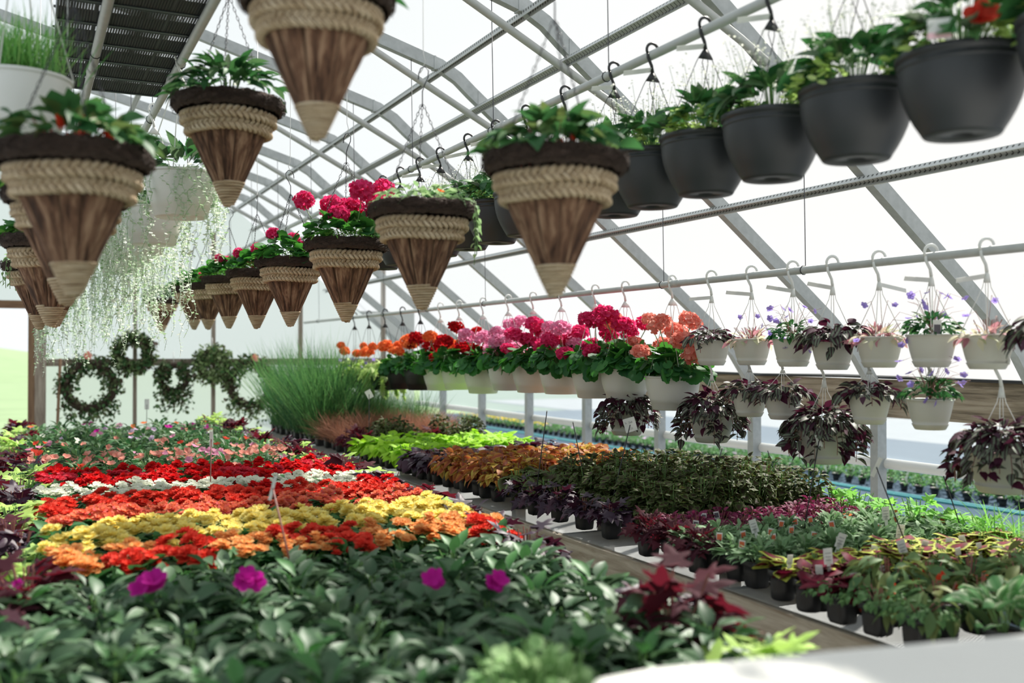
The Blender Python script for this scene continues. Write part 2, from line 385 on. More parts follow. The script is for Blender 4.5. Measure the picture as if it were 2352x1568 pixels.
M['L_silver'] = foliage('silver_trailing_leaf', [(.74, .82, .72), (.84, .88, .80), (.60, .74, .54), (.34, .54, .26)], .5, .4)
M['L_grass'] = foliage('grass_blade', [(.04, .14, .055), (.10, .27, .075), (.17, .36, .11), (.03, .11, .05)], .5, .3)
M['L_gdark'] = foliage('bluegreen_grass_blade', [(.025, .09, .04), (.05, .18, .07), (.16, .32, .12), (.36, .46, .22)], .5, .25)
M['L_brown'] = foliage('bronze_grass_blade', [(.32, .14, .09), (.42, .20, .13), (.22, .11, .06)], .6, .3)
M['L_chive'] = foliage('chive_blade', [(.14, .42, .10), (.24, .55, .14), (.45, .70, .24)], .45, .45)
M['L_mix'] = foliage('dark_basket_leaf', [(.02, .09, .03), (.05, .18, .05), (.09, .22, .07), (.16, .20, .14)], .42, .3, spec=.6)
M['L_basket'] = foliage('bronze_green_leaf', [(.03, .12, .04), (.07, .20, .06), (.16, .20, .06)], .4, .35)
M['L_bright'] = foliage('bright_green_leaf', [(.14, .42, .07), (.24, .55, .10), (.32, .62, .12)], .5, .45)
M['L_wreath'] = foliage('wreath_leaf', [(.03, .09, .03), (.08, .18, .06), (.10, .06, .05), (.16, .26, .10)], .5, .2)
M['L_wpale'] = foliage('pale_sedum_leaf', [(.28, .38, .16), (.18, .28, .10), (.36, .44, .24)], .5, .2)
M['L_out'] = foliage('bedding_leaf', [(.05, .16, .045), (.09, .23, .06), (.03, .12, .04)], .6, .3)
# petals
def petal(n, cols, tr=.45, rough=.6): return foliage(n, cols, rough, tr, spec=.25)
M['P_white'] = petal('white_petal', [(.80, .82, .70), (.88, .88, .80)])
M['P_red'] = petal('red_petal', [(.62, .008, .012), (.74, .02, .02), (.50, .005, .01)])
M['P_coralred'] = petal('coral_red_petal', [(.74, .045, .03), (.80, .10, .06)])
M['P_pinkred'] = petal('pink_red_petal', [(.72, .035, .07), (.76, .09, .13)])
M['P_coral'] = petal('coral_petal', [(.82, .20, .09), (.84, .28, .16), (.80, .16, .16)])
M['P_yellow'] = petal('yellow_petal', [(.92, .78, .22), (.94, .86, .38), (.90, .70, .14)])
M['P_peach'] = petal('peach_petal', [(.86, .40, .12), (.88, .52, .22), (.84, .30, .08)])
M['P_fuch'] = petal('magenta_petal', [(.52, .01, .30), (.60, .02, .36)])
M['P_salm'] = petal('salmon_petal', [(.80, .22, .17), (.88, .46, .38)])
M['P_hot'] = petal('hot_pink_petal', [(.62, .012, .10), (.82, .08, .26)])
M['P_pink'] = petal('pink_petal', [(.80, .26, .46), (.84, .40, .58)])
M['P_lil'] = petal('lilac_petal', [(.62, .42, .66), (.74, .60, .76)])
M['P_dred'] = petal('deep_red_petal', [(.34, .004, .008), (.62, .014, .02)])
M['P_or'] = petal('orange_petal', [(.84, .17, .045), (.88, .27, .09)])
M['P_bell'] = petal('orange_bell_petal', [(.82, .085, .03), (.78, .05, .03)])
M['P_vio'] = petal('violet_petal', [(.36, .26, .72), (.46, .36, .80)])
M['P_yel2'] = petal('pansy_yellow_petal', [(.86, .62, .05), (.88, .70, .16)])

# ------------------------------------------------------------------ leaf templates
T_lance = leaf(1, .36, (0, .55, 1, .95, .55, 0), .2, .3)
T_oval = leaf(1, .52, (0, .8, 1, .85, .5, 0), .2, .28)
T_wide = leaf(1, .66, (0, .85, 1, .85, .45, 0), .15, .25, .01)
T_zeb = leaf(1, .58, (0, .85, 1, .8, .45, 0), .22, .2)
T_narrow = leaf(1, .2, (0, .7, 1, .8, .4, 0), .15, .35)
T_blade = leaf(1, .022, (.6, 1, .9, .6, 0), .2, .35)
T_bladeu = leaf(1, .022, (.6, 1, .9, .6, 0), .2, .10)
T_bladef = leaf(1, .014, (.6, 1, .8, .5, 0), .2, .18)
T_maple = fan(MAPLE, .06, .18)
T_heart = fan(HEART, .05, .20)
T_round = fan(scallop(), .16, .1, (0, .45))
T_disc = fan([(.5 * math.cos(a), .45 + .5 * math.sin(a)) for a in [2 * math.pi * k / 8 for k in range(8)]], .1, 0, (0, .45))
T_spoon = leaf(1, .30, (.2, .35, .8, 1, .75, 0), .1, .35)
T_petal = leaf(1, .95, (.25, .75, 1, .85, .4), .1, -.15)

def dome(g, T, n, Rr, H, zb, size, m=0, out=(70, -15), jit=.5, rs=None, fill=.5, sj=.3):
    r = rs or rnd
    for _ in range(n):
        u = math.sqrt(r.random()); ph = r.random() * 2 * math.pi
        k = 1 - fill * r.random()
        p = (Rr * u * math.cos(ph), Rr * u * math.sin(ph), zb + H * math.sqrt(max(0, 1 - u * u * .9)) * k)
        pitch = R(out[0] + (out[1] - out[0]) * u) + r.gauss(0, jit * .5)
        g.put(T, MAT(p, ph - math.pi / 2 + r.gauss(0, jit), pitch, r.gauss(0, jit * .6), size * (1 + r.uniform(-sj, sj))), m)
    return g
def stems(g, n, Rr, H, zb, rad=.002, m=0, rs=None):
    r = rs or rnd
    for _ in range(n):
        ph = r.random() * 6.283; u = r.random() * Rr * .8
        g.tube([(u*.2*math.cos(ph), u*.2*math.sin(ph), zb), (u*.7*math.cos(ph), u*.7*math.sin(ph), zb + H * .6), (u*math.cos(ph), u*math.sin(ph), zb + H * .95)], rad, 4, m, cap=False)
    return g
def variants(name, fn, mats, k=3):
    res = []
    for i in range(k):
        g = G(); fn(g, random.Random(hash(name) % 1000 if False else sum(map(ord, name)) + i * 31)); res.append(g.mesh(name, mats))
    return res

# flowers
def ruffled(g, r, s, m=0, rings=((.50, 7, 15), (.36, 6, 42), (.22, 5, 66)), c=(0, 0, 0), tilt=None):
    for (L, n, pit) in rings:
        a0 = r.random() * 6
        for k in range(n):
            a = a0 + 6.283 * k / n
            g.put(T_petal, MAT(c, a, R(pit + r.uniform(-10, 10)), r.uniform(-.2, .2), L * s), m)
def cluster(name, mat, n, rad, s, k=2, squash=.7):
    def fn(g, r):
        for i in range(n):
            ph = r.random() * 6.283; u = math.sqrt((i + .5) / n); 
            ruffled(g, r, s * r.uniform(.8, 1.25), 0, ((.50, 6, 2), (.40, 6, 35), (.26, 5, 66)), (rad*u*math.cos(ph + i * 2.4), rad*u*math.sin(ph + i * 2.4), 1.25*squash*rad*(1-u*u) + r.uniform(-.15, .15) * rad))
    return variants(name, fn, mat, k)
def umbel(name, mat, rad, n=30, k=2, stem=.0):
    """ball of small five-petalled florets (geranium head), centre at the origin"""
    def fn(g, r):
        for i in range(n):
            z = 1 - 1.55 * (i + .5) / n; q = math.sqrt(max(0, 1 - z * z)); ph = i * 2.39996
            d = Vector((q * math.cos(ph), q * math.sin(ph), z)); p = d * rad * r.uniform(.70, 1.12)
            qt = d.to_track_quat('Z', 'Y').to_matrix(); base = np.array(qt)
            a0 = r.random() * 6
            for t in range(5):
                Mx = MAT((0, 0, 0), a0 + t * 1.2566, R(18 + r.uniform(-14, 22)), r.uniform(-.4, .4), rad * .50)
                Mx[:3, :3] = base @ Mx[:3, :3]; Mx[:3, 3] = p
                g.put(T_petal, Mx, 0)
    return variants(name, fn, mat, k)
def flat5(name, mat, s, k=2, cupped=18):
    def fn(g, r):
        for t in range(5): g.put(T_petal, MAT((0, 0, 0), t * 1.2566, R(cupped + r.uniform(-8, 8)), r.uniform(-.2, .2), s * .55))
    return variants(name, fn, mat, k)
def bell(name, mat, s):
    def fn(g, r):
        for b in range(3):
            c = (r.uniform(-.4, .4) * s, r.uniform(-.4, .4) * s, -r.random() * .4 * s)
            for t in range(4): g.put(T_narrow, MAT(c, t * 1.57 + b, R(-62 + r.uniform(-8, 8)), 0, s * .9), 0)
    g = G()
    return variants(name, fn, mat, 2)

FL = {}
for key, m in dict(white='P_white', red='P_red', coralred='P_coralred', pinkred='P_pinkred', coral='P_coral', yellow='P_yellow', peach='P_peach').items():
    FL['b_' + key] = cluster('begonia_' + key + '_bloom', M[m], 4, .034, .046)
for key, m in dict(fuch='P_fuch', salm='P_salm', pink='P_pink', lil='P_lil', white='P_white', red='P_coralred', or_='P_or').items():
    FL['i_' + key] = flat5('impatiens_' + key + '_bloom', M[m], .065)
for key, m in dict(salm='P_salm', hot='P_hot', pink='P_pink', dred='P_dred', or_='P_or').items():
    FL['g_' + key] = umbel('geranium_' + key + '_head', M[m], .052)
FL['bell'] = bell('bell_bloom', M['P_bell'], .045)
FL['vio'] = flat5('violet_bloom', M['P_vio'], .030, cupped=5)
FL['yel2'] = flat5('pansy_bloom', M['P_yel2'], .05)

# ------------------------------------------------------------------ SETTING
PROF = [(-.6, 4.20), (1.0, 3.79), (2.0, 3.50), (2.34, 3.40), (2.46, 3.335), (2.56, 3.25), (3.02, 2.89), (3.55, 2.48), (4.05, 2.09), (4.42, 1.80), (4.64, 1.60), (4.77, 1.42), (4.83, 1.22)]
XR, XL, YB, YF = 4.83, -6.03, 13.0, -3.0
def offset(prof, d):
    o = []
    for i, p in enumerate(prof):
        a = Vector(prof[max(0, i-1)]); b = Vector(prof[min(len(prof)-1, i+1)]); t = (b - a).normalized()
        o.append((p[0] - t.y * d, p[1] + t.x * d))
    return o
g = G(); g.box((-.6, 5, -.05), (30, 30, .1)); fl = inst('floor', g.mesh('floor', M['floor'], False)); tag(fl, kind='structure')
# roof film, one curved sheet on each side of the ridge
off = offset(PROF, .055)[:-1]
full = [(-1.2 - x, z) for x, z in reversed(off)] + off[1:]
g = G(); V = []; F = []
for i, (x, z) in enumerate(full): V += [(x, YF, z), (x, YB, z)]
for i in range(len(full) - 1): F.append((2*i, 2*i+1, 2*i+3, 2*i+2))
g.add(V, F); tag(inst('ceiling', g.mesh('ceiling', M['film'])), kind='structure')
# side curtain film between the board and the roll pipe
for nm, x, s in (('wall_right', XR + .06, 1), ('wall_left', XL - .06, -1)):
    g = G(); n = 60; V = []; F = []
    for i in range(n + 1):
        y = YF + (YB - YF) * i / n; b = .012 * math.sin(i * 1.7)
        V += [(x + s * b, y, .90), (x + s * (b + .01), y, 1.05), (x, y, 1.44)]
    for i in range(n): F += [(3*i, 3*i+3, 3*i+4, 3*i+1), (3*i+1, 3*i+4, 3*i+5, 3*i+2)]
    g.add(V, F); tag(inst(nm, g.mesh(nm, M['sheet'])), kind='structure')
# end walls of film; the far one has a doorway beside the big post
def endwall(nm, y, door):
    g = G(); V = []; F = []
    xs = [XL, -4, -2.6, -1.25] + ([] if door else [0.0]) + [.10, .7, 1.4, 2.0, 2.46, 3.0, 3.55, 4.05, 4.42, XR]
    def top(x):
        x2 = x if x >= -.6 else -1.2 - x
        for (a, za), (b, zb) in zip(PROF, PROF[1:]):
            if a <= x2 <= b: return za + (zb - za) * (x2 - a) / (b - a)
        return 1.2
    for x in xs: V += [(x, y, 0), (x, y, 2.15), (x, y, max(top(x), 1.2) + .04)]
    for i in range(len(xs) - 1):
        a = 3 * i
        if not (door and xs[i] == -1.25): F.append((a, a+3, a+4, a+1))
        F.append((a+1, a+4, a+5, a+2))
    g.add(V, F); tag(inst(nm, g.mesh(nm, M['endfilm'], False)), kind='structure')
endwall('wall_back', YB, True)
endwall('wall_front', YF, False)
# timber of the far end wall
def struct(name, fn, mat, smooth=False, label=None):
    g = G(); fn(g); o = inst(name, g.mesh(name, mat, smooth)); tag(o, label, kind='structure'); return o
struct('door_1', lambda g: (g.box((.165, YB - .09, 1.5), (.12, .14, 3.0)),), M['postwood'])
struct('door_2', lambda g: (g.box((.07, YB - .09, 1.5), (.07, .12, 3.0)),), M['brownpost'])
struct('door_3', lambda g: (g.box((-1.25, YB - .07, 1.4), (.09, .09, 2.8)), g.box((-.59, YB - .07, 2.15), (1.24, .09, .09))), M['brownpost'])
for i, px in enumerate((310, 490, 690, 880)):
    y = YB - .05; t = (px - 1176) / FPX; X = y * (t * cs + sn) / (cs - t * sn)
    struct('trim_%d' % (i + 1), lambda g, X=X: g.box((X, y, 1.55), (.04, .09, 3.1)), M['postwood'])
struct('trim_5', lambda g: g.box((2.5, YB - .10, 1.475), (4.6, .035, .085)), M['postwood'])
# board and roll-up pipe of the side walls
struct('trim_6', lambda g: g.box((XR + .05, 5, 1.31), (.04, 16, .235)), M['wood'])
struct('trim_7', lambda g: g.box((XL - .05, 5, 1.31), (.04, 16, .235)), M['wood'])
def seam(g):
    for k in range(4): pass
    g.tube([(XR + .02, YF + i * .8, 1.44 + .006 * math.sin(i * 2.1)) for i in range(21)], .011, 8)
struct('trim_8', seam, M['stake'], True)
struct('trim_9', lambda g: g.tube([(XR + .045, YF, .90), (XR + .045, YB, .90)], .034, 14), M['whitep'], True)
struct('trim_10', lambda g: g.tube([(XL - .045, YF, .845), (XL - .045, YB, .845)], .034, 14), M['whitep'], True)
# arches: rectangular tube rafters, side posts and round corner braces
def ribbon(g, prof, y, wy, wn, m=0):
    a, b = offset(prof, wn / 2), offset(prof, -wn / 2); n = len(prof); V = []
    for (p, q) in zip(a, b): V += [(p[0], y - wy/2, p[1]), (p[0], y + wy/2, p[1]), (q[0], y + wy/2, q[1]), (q[0], y - wy/2, q[1])]
    F = [(4*i+j, 4*i+(j+1) % 4, 4*i+4+(j+1) % 4, 4*i+4+j) for i in range(n-1) for j in range(4)] + [(0, 3, 2, 1), (4*n-4, 4*n-3, 4*n-2, 4*n-1)]
    g.add(V, F, None, m)
mir = lambda P: [(-1.2 - x, z) for x, z in P]
def arch_parts():
    res = []
    g = G(); ribbon(g, PROF, 0, .050, .075); ribbon(g, mir(PROF), 0, .050, .075)
    for x, z in ((2.30, 3.41), (2.60, 3.22)): g.box((x, 0, z), (.012, .056, .085))
    res.append(('rafter', g.mesh('rafter', M['galv'], False)))
    for s in (0, 1):
        x = XR if s == 0 else XL
        g = G(); g.box((x, 0, .61), (.075, .062, 1.22)); res.append(('post', g.mesh('post', M['galv'], False)))
        P = [(2.95, 2.88), (2.80, 2.965), (1.75, 3.50), (1.62, 3.55)]
        if s: P = mir(P)
        g = G(); g.tube([(x_, -.05, z_) for x_, z_ in P], .021, 12)
        q = P[0]; g.box((q[0], -.03, q[1] - .03), (.05, .03, .04)); res.append(('corner_brace', g.mesh('corner_brace', M['pipe'])))
    return res
AP = arch_parts()
arch_y = [-2.6, -1.4, -.1, 1.1, 2.30, 3.53, 4.66, 5.85, 7.07, 8.29, 9.51, 10.73, 11.95]
for i, y in enumerate(arch_y):
    e = empty('greenhouse_arch', (0, y, 0), 'grey galvanised roof arch with side posts, %s arch from the wreath wall' % nth(len(arch_y) - i), 'arch', 'galvanised arches', kind='structure')
    for nm, me in AP: inst(nm, me, e)
# perforated purlins running the length of the house
def perforated():
    m, nt, b, out = nodes('perforated_channel'); N, Lk = nt.nodes, nt.links
    b.inputs['Metallic'].default_value = .15; b.inputs['Roughness'].default_value = .45
    tc = N.new('ShaderNodeTexCoord'); sp = N.new('ShaderNodeSeparateXYZ'); Lk.new(tc.outputs['Object'], sp.inputs[0])
    def wv(s, f, ph=0):
        a = N.new('ShaderNodeMath'); a.operation = 'MULTIPLY_ADD'; a.inputs[1].default_value = f; a.inputs[2].default_value = ph; Lk.new(s, a.inputs[0])
        c = N.new('ShaderNodeMath'); c.operation = 'SINE'; Lk.new(a.outputs[0], c.inputs[0]); return c
    y = wv(sp.outputs[1], 230); z = wv(sp.outputs[2], 190, .6)
    ad = N.new('ShaderNodeMath'); ad.operation = 'ADD'; Lk.new(y.outputs[0], ad.inputs[0]); Lk.new(z.outputs[0], ad.inputs[1])
    gt = N.new('ShaderNodeMath'); gt.operation = 'GREATER_THAN'; gt.inputs[1].default_value = 1.2; Lk.new(ad.outputs[0], gt.inputs[0])
    mx = N.new('ShaderNodeMix'); mx.data_type = 'RGBA'; mx.inputs[6].default_value = (.55, .56, .56, 1); mx.inputs[7].default_value = (.09, .09, .09, 1)
    Lk.new(gt.outputs[0], mx.inputs[0]); Lk.new(mx.outputs[2], b.inputs['Base Color']); return m
M['perf'] = perforated()
for i, (x, z) in enumerate([(-.6, 4.13), (.85, 3.76), (2.34, 3.36), (2.60, 3.15), (3.56, 2.405), (-2.05, 3.76), (-3.54, 3.36), (-3.80, 3.15), (-4.76, 2.405)]):
    def fn(g, x=x):
        g.box((0, (YF+YB)/2, .014), (.040, YB-YF, .005)); g.box((-.020, (YF+YB)/2, 0), (.005, YB-YF, .03)); g.box((.020, (YF+YB)/2, 0), (.005, YB-YF, .03))
    o = struct('trim_%d' % (11 + i), fn, M['perf']); o.location = (x, 0, z)
    if x in (2.60, 3.56, .85): o.rotation_euler = (0, .62 if x > 2 else .25, 0)

# outside: lawn behind the doorway, cloth covered ground on the aisle side
g = G(); g.box((-20, 55, -.12), (90, 84, .1)); tag(inst('ground_lawn', g.mesh('ground_lawn', M['lawn'], False)), kind='structure')
g = G(); V = []; F = []; nx, ny = 40, 10
for j in range(ny + 1):
    for i in range(nx + 1):
        x = -95 + 105 * i / nx; t = j / ny; V.append((x, 60 + 60 * t, -.1 + (3.6 + .9 * math.sin(x * .05)) * min(1, max(0, (10 - x) / 20)) * math.sin(t * 1.57)))
for j in range(ny):
    for i in range(nx): a = j * (nx + 1) + i; F.append((a, a + 1, a + nx + 2, a + nx + 1))
g.add(V, F); tag(inst('hill', g.mesh('hill', M['lawn'])), kind='structure')
g = G(); g.box((9.6, 11, .004), (9.4, 26, .008)); tag(inst('ground_cloth', g.mesh('ground_cloth', M['gcloth'], False)), kind='structure')
g = G(); g.box((24, 11, -.1), (20, 40, .1)); tag(inst('ground_outside', g.mesh('ground_outside', M['floor'], False)), kind='structure')

# ------------------------------------------------------------------ BENCHES
BZ = .72
def bench(name, x0, x1, y0, y1, label, legs):
    e = empty(name, ((x0+x1)/2, (y0+y1)/2, 0), label, 'bench'); cx, cy = (x0+x1)/2, (y0+y1)/2
    def ch(nm, fn, mat):
        g = G(); fn(g); return inst(nm, g.mesh(nm, mat, False), e)
    W, L = x1 - x0, y1 - y0
    ch('mesh_top', lambda g: g.box((0, 0, BZ - .004), (W - .02, L, .006)), M['mesh'])
    for s in (-1, 1):
        ch('side_board', lambda g: g.box((s * (W/2 - .019), 0, BZ - .085), (.038, L, .14)), M['bench_wood'])
        ch('end_board', lambda g: g.box((0, s * (L/2 - .019), BZ - .085), (W - .076, .038, .14)), M['bench_wood'])
    n = int(L / 1.2)
    for k in range(n + 1):
        y = -L/2 + .1 + (L - .2) * k / n
        ch('cross_beam', lambda g: g.box((0, y, BZ - .10), (W - .076, .038, .09)), M['bench_wood'])
        for s in (-1, 1): ch('leg', lambda g: g.box((s * (W/2 - .10), y, (BZ - .145)/2), (.085, .085, BZ - .145)), M['postwood'])
bench('plant_bench', -.20, 1.66, 1.30, 10.45, 'long wooden bench with mesh top under the begonias and impatiens', 6)
bench('plant_bench', 2.35, 3.66, 1.75, 11.3, 'long wooden bench with mesh top under the coleus and grasses, past the aisle', 6)
# white counter nearest the camera
e = empty('counter', (1.9, .62, 0), 'smooth white worktop standing at the near end of both benches', 'counter')
g = G(); V = []; n = 0
out = [(.66, .12), (3.3, -.30), (3.3, .80), (2.6, .90), (1.95, .995), (1.45, 1.085), (1.05, 1.165), (.80, 1.205), (.715, 1.20), (.67, 1.15)]
P = [(x - 1.9, y - .62) for x, y in out]; k = len(P)
V = [(x, y, 1.11) for x, y in P] + [(x, y, 1.145) for x, y in P] + [(x * .996, y * .985, 1.15) for x, y in P]
F = [tuple(range(k))[::-1], tuple(range(2*k, 3*k))] + [(i, (i+1) % k, k+(i+1) % k, k+i) for i in range(k)] + [(k+i, k+(i+1) % k, 2*k+(i+1) % k, 2*k+i) for i in range(k)]
g.add(V, F); inst('worktop', g.mesh('worktop', M['counter'], False), e)
g = G(); g.box((.15, -.30, .555), (2.1, .5, 1.11), rz=-.12); inst('cabinet_base', g.mesh('cabinet_base', M['counterside'], False), e)

# ------------------------------------------------------------------ POTS
def potmesh(name, mat, r, h, taper=.72, rim=.008, sq=0.0, n=20, soil=True, saucer=False, rimh=.02):
    g = G(); rb = r * taper
    prof = [(0.001, .002), (rb * .9, 0), (rb, .006)]
    if saucer: prof = [(0.001, .002), (rb*1.0, 0), (rb * 1.06, .006), (rb * 1.14, h * .16), (rb * 1.15, h * .17), (rb * 1.05, h * .18)]
    top = h - rimh
    for t in (.35, .7, 1.0):
        z0 = prof[-1][1] if t == .35 else 0
        z = (h * .18 if saucer else .006) + (top - (h * .18 if saucer else .006)) * t
        prof.append((rb + (r - rim - rb) * (z / top) ** .9, z))
    prof += [(r, top + .001), (r, h), (r - .004, h + .001), (r - .010, h - .004), (r * .93 - .004, h * .86)]
    g.lathe(prof, n, 0, sq)
    if soil: g.lathe([(r * .93 - .005, h * .88), (r * .5, h * .90), (0.001, h * .90)], n, 1, sq)
    return g.mesh(name, [mat, M['soil']])
POT = {
    'four': potmesh('pot', M['black'], .052, .098, .74, sq=.9),
    'round': potmesh('pot', M['black'], .054, .105, .78, n=24),
    'mid': potmesh('pot', M['black'], .075, .125, .74),
    'small': potmesh('pot', M['black'], .050, .085, .70, n=12),
    'basket_black': None,
}
def bowl(name, mat, r, h, saucer=True, n=48):
    """round hanging bowl with a thick rim and an attached drip saucer"""
    g = G(); rb = r * .60
    prof = [(.001, .012), (rb*.25, .012), (rb*.28, .003), (rb*.95, 0), (rb, .006), (rb * 1.02, h*.05)]
    for t in (.12, .25, .4, .55, .7, .8):
        prof.append((rb + (r*.955 - rb) * math.sin(t / .8 * math.pi / 2) ** .85, h * (.05 + t * .95)))
    prof += [(r*.955, h*.825), (r*.97, h*.83), (r*.972, h*.86), (r*.955, h*.868), (r*.96, h*.92), (r, h*.93), (r, h), (r*.985, h*1.005), (r*.95, h*.985), (r*.93, h*.85)]
    g.lathe(prof, n, 0)
    g.lathe([(r*.93, h*.87), (r*.5, h*.92), (.001, h*.92)], n, 1)
    return g.mesh(name, [mat, M['soil']])
def trap(name, mat, r, h, n=40, rb=.60, fat=1.0):
    """cream hanging pot: flat rim, straight flaring side, clipped-on saucer"""
    g = G(); b = r * rb
    prof = [(.001, .004), (b*1.02, 0), (b*1.08, .004), (b*1.24, h*.17), (b*1.25, h*.185), (b*1.18, h*.19)]
    for t in (.3, .5, .7, .85, .95): prof.append((b*1.18 + (r*.955 - b*1.18) * ((t-.19)/.76) ** (.8 / fat), h * t))
    prof += [(r*.96, h*.955), (r, h*.96), (r, h), (r*.96, h*1.004), (r*.93, h*.97), (r*.90, h*.85)]
    g.lathe(prof, n, 0); g.lathe([(r*.90, h*.87), (r*.5, h*.9), (.001, h*.9)], n, 1)
    return g.mesh(name, [mat, M['soil']])

def ring(c, r, tube, n=10, k=5, ax='x'):
    P = []
    for i in range(n):
        a = 6.283 * i / n
        P.append((c[0] + (r * math.cos(a) if ax != 'x' else 0), c[1] + (r * math.cos(a) if ax == 'x' else 0), c[2] + r * math.sin(a)))
    return P
def hookpts(z, r=.026, side=1):
    """open hook lying in the XZ plane, its inside resting over a pipe at height z"""
    return [(side * r * math.cos(a), 0, z + r * math.sin(a)) for a in [R(k) for k in range(-30, 215, 22)]]
def strap_hanger(name, mat, drop, r, rw=.0022, legs=4, hookmat=None, flare=.03, hr=.026):
    """plastic pot hanger: hook over the pipe, shoulder piece, straight wires down to the pot rim. origin = pot rim centre"""
    g = G(); top = drop
    hp = hookpts(top, hr)
    g.tube(hp, .0055, 8)
    e = hp[-1]
    g.tube([e, (e[0] * .9, 0, top - .03), (-.004, 0, top - .06), (0, 0, top - .085)], [.0055, .006, .006, .007], 8)
    a = top - .085
    V = [(-.006, -.004, a), (.006, -.004, a), (.006, .004, a), (-.006, .004, a), (-flare, -.005, a - .035), (flare, -.005, a - .035), (flare, .005, a - .035), (-flare, .005, a - .035)]
    g.add(V, [(0,1,2,3), (4,7,6,5), (0,4,5,1), (1,5,6,2), (2,6,7,3), (3,7,4,0)])
    for k in range(legs):
        x = -flare * .9 + 1.8 * flare * k / (legs - 1); q = math.pi * (1 - (k + .5) / legs) if legs < 4 else [R(175), R(250), R(70), R(-5)][k] if legs == 4 else 0
        g.tube([(x, 0, a - .03), (x * 1.4, .002, a - .05), (r * math.cos(q), r * math.sin(q), .0)], rw, 5)
    return g.mesh(name, mat)

# hanging pipes
def rail(name, x, z, y0, y1, rad, label, group=None):
    g = G(); g.tube([(0, y0, 0), (0, y1, 0)], rad, 16)
    for k in range(int((y1 - y0) / 3) + 1): g.tube([(0, y0 + .9 + 3 * k, 0), (0, y0 + .98 + 3 * k, 0)], rad + .004, 16)
    e = empty(name, (x, 0, z), label, 'pipe', group)
    inst('pipe', g.mesh('pipe', M['pipe']), e)
    # wire loops that tie the rail to the roof arches
    for y in arch_y:
        if y0 < y < y1:
            g = G(); top = None
            x2 = x
            for (a, za), (b, zb) in zip(PROF, PROF[1:]):
                if a <= x2 <= b: top = za + (zb - za) * (x2 - a) / (b - a)
            g.tube([(0, y, -rad), (.012, y, rad), (0, y, top - z - .03)], .0022, 5); g.tube(ring((0, y, 0), rad + .003, 0, 10, 5, 'z'), .0022, 5, closed=True)
            inst('tie_wire', g.mesh('tie_wire', M['wire']), e)
ZA = CAMZ + .527 * 2.15; ZBp = CAMZ + .1168 * 3.2; ZD = CAMZ + 2.076 * .62
rail('hanging_rail', 2.15, ZA, .6, 12.6, .0175, 'grey pipe rail above the aisle carrying the charcoal baskets')
rail('hanging_rail', 3.20, ZBp, .6, 12.6, .0175, 'grey pipe rail above the coleus bench carrying geraniums and white pots')
rail('hanging_rail', .62, ZD, 1.0, 12.0, .0195, 'grey pipe rail under the black trays, beside the cone baskets')
rail('hanging_rail', .27, ZD, 1.0, 12.0, .0195, 'grey pipe rail under the middle of the black trays')

# black propagation trays lying across the two pipes
g = G(); W, L, H = .53, .262, .055
g.box((0, 0, .002), (W, L, .003)); TR_MESH = g.mesh('mesh_floor', M['traymesh'], False)
g = G()
for s in (-1, 1):
    g.box((0, s * (L/2 - .004), H/2), (W, .006, H)); g.box((s * (W/2), 0, H/2), (.006, L - .012, H))
    g.box((0, s * (L/2 + .002), H), (W + .02, .018, .004))
for k in (-1, 0, 1): g.box((k * .13, 0, .005), (.006, L - .012, .006))
g.box((0, L/2 - .016, -.001), (W, .022, .004)); TR_FR = g.mesh('tray_frame', M['tray'], False)
for k in range(16):
    y = 1.20 + k * .272
    e = empty('propagation_tray', (.375 + .004 * math.sin(k * 5), y, ZD + .0215), 'black mesh propagation tray lying over two pipes, %s from the far end' % nth(16 - k), 'tray', 'black trays laid across the overhead pipes')
    inst('mesh_floor', TR_MESH, e); inst('tray_frame', TR_FR, e)
    inst('mesh_floor', TR_MESH, e, (.0, .0, .050), s=(1, 1, 1))

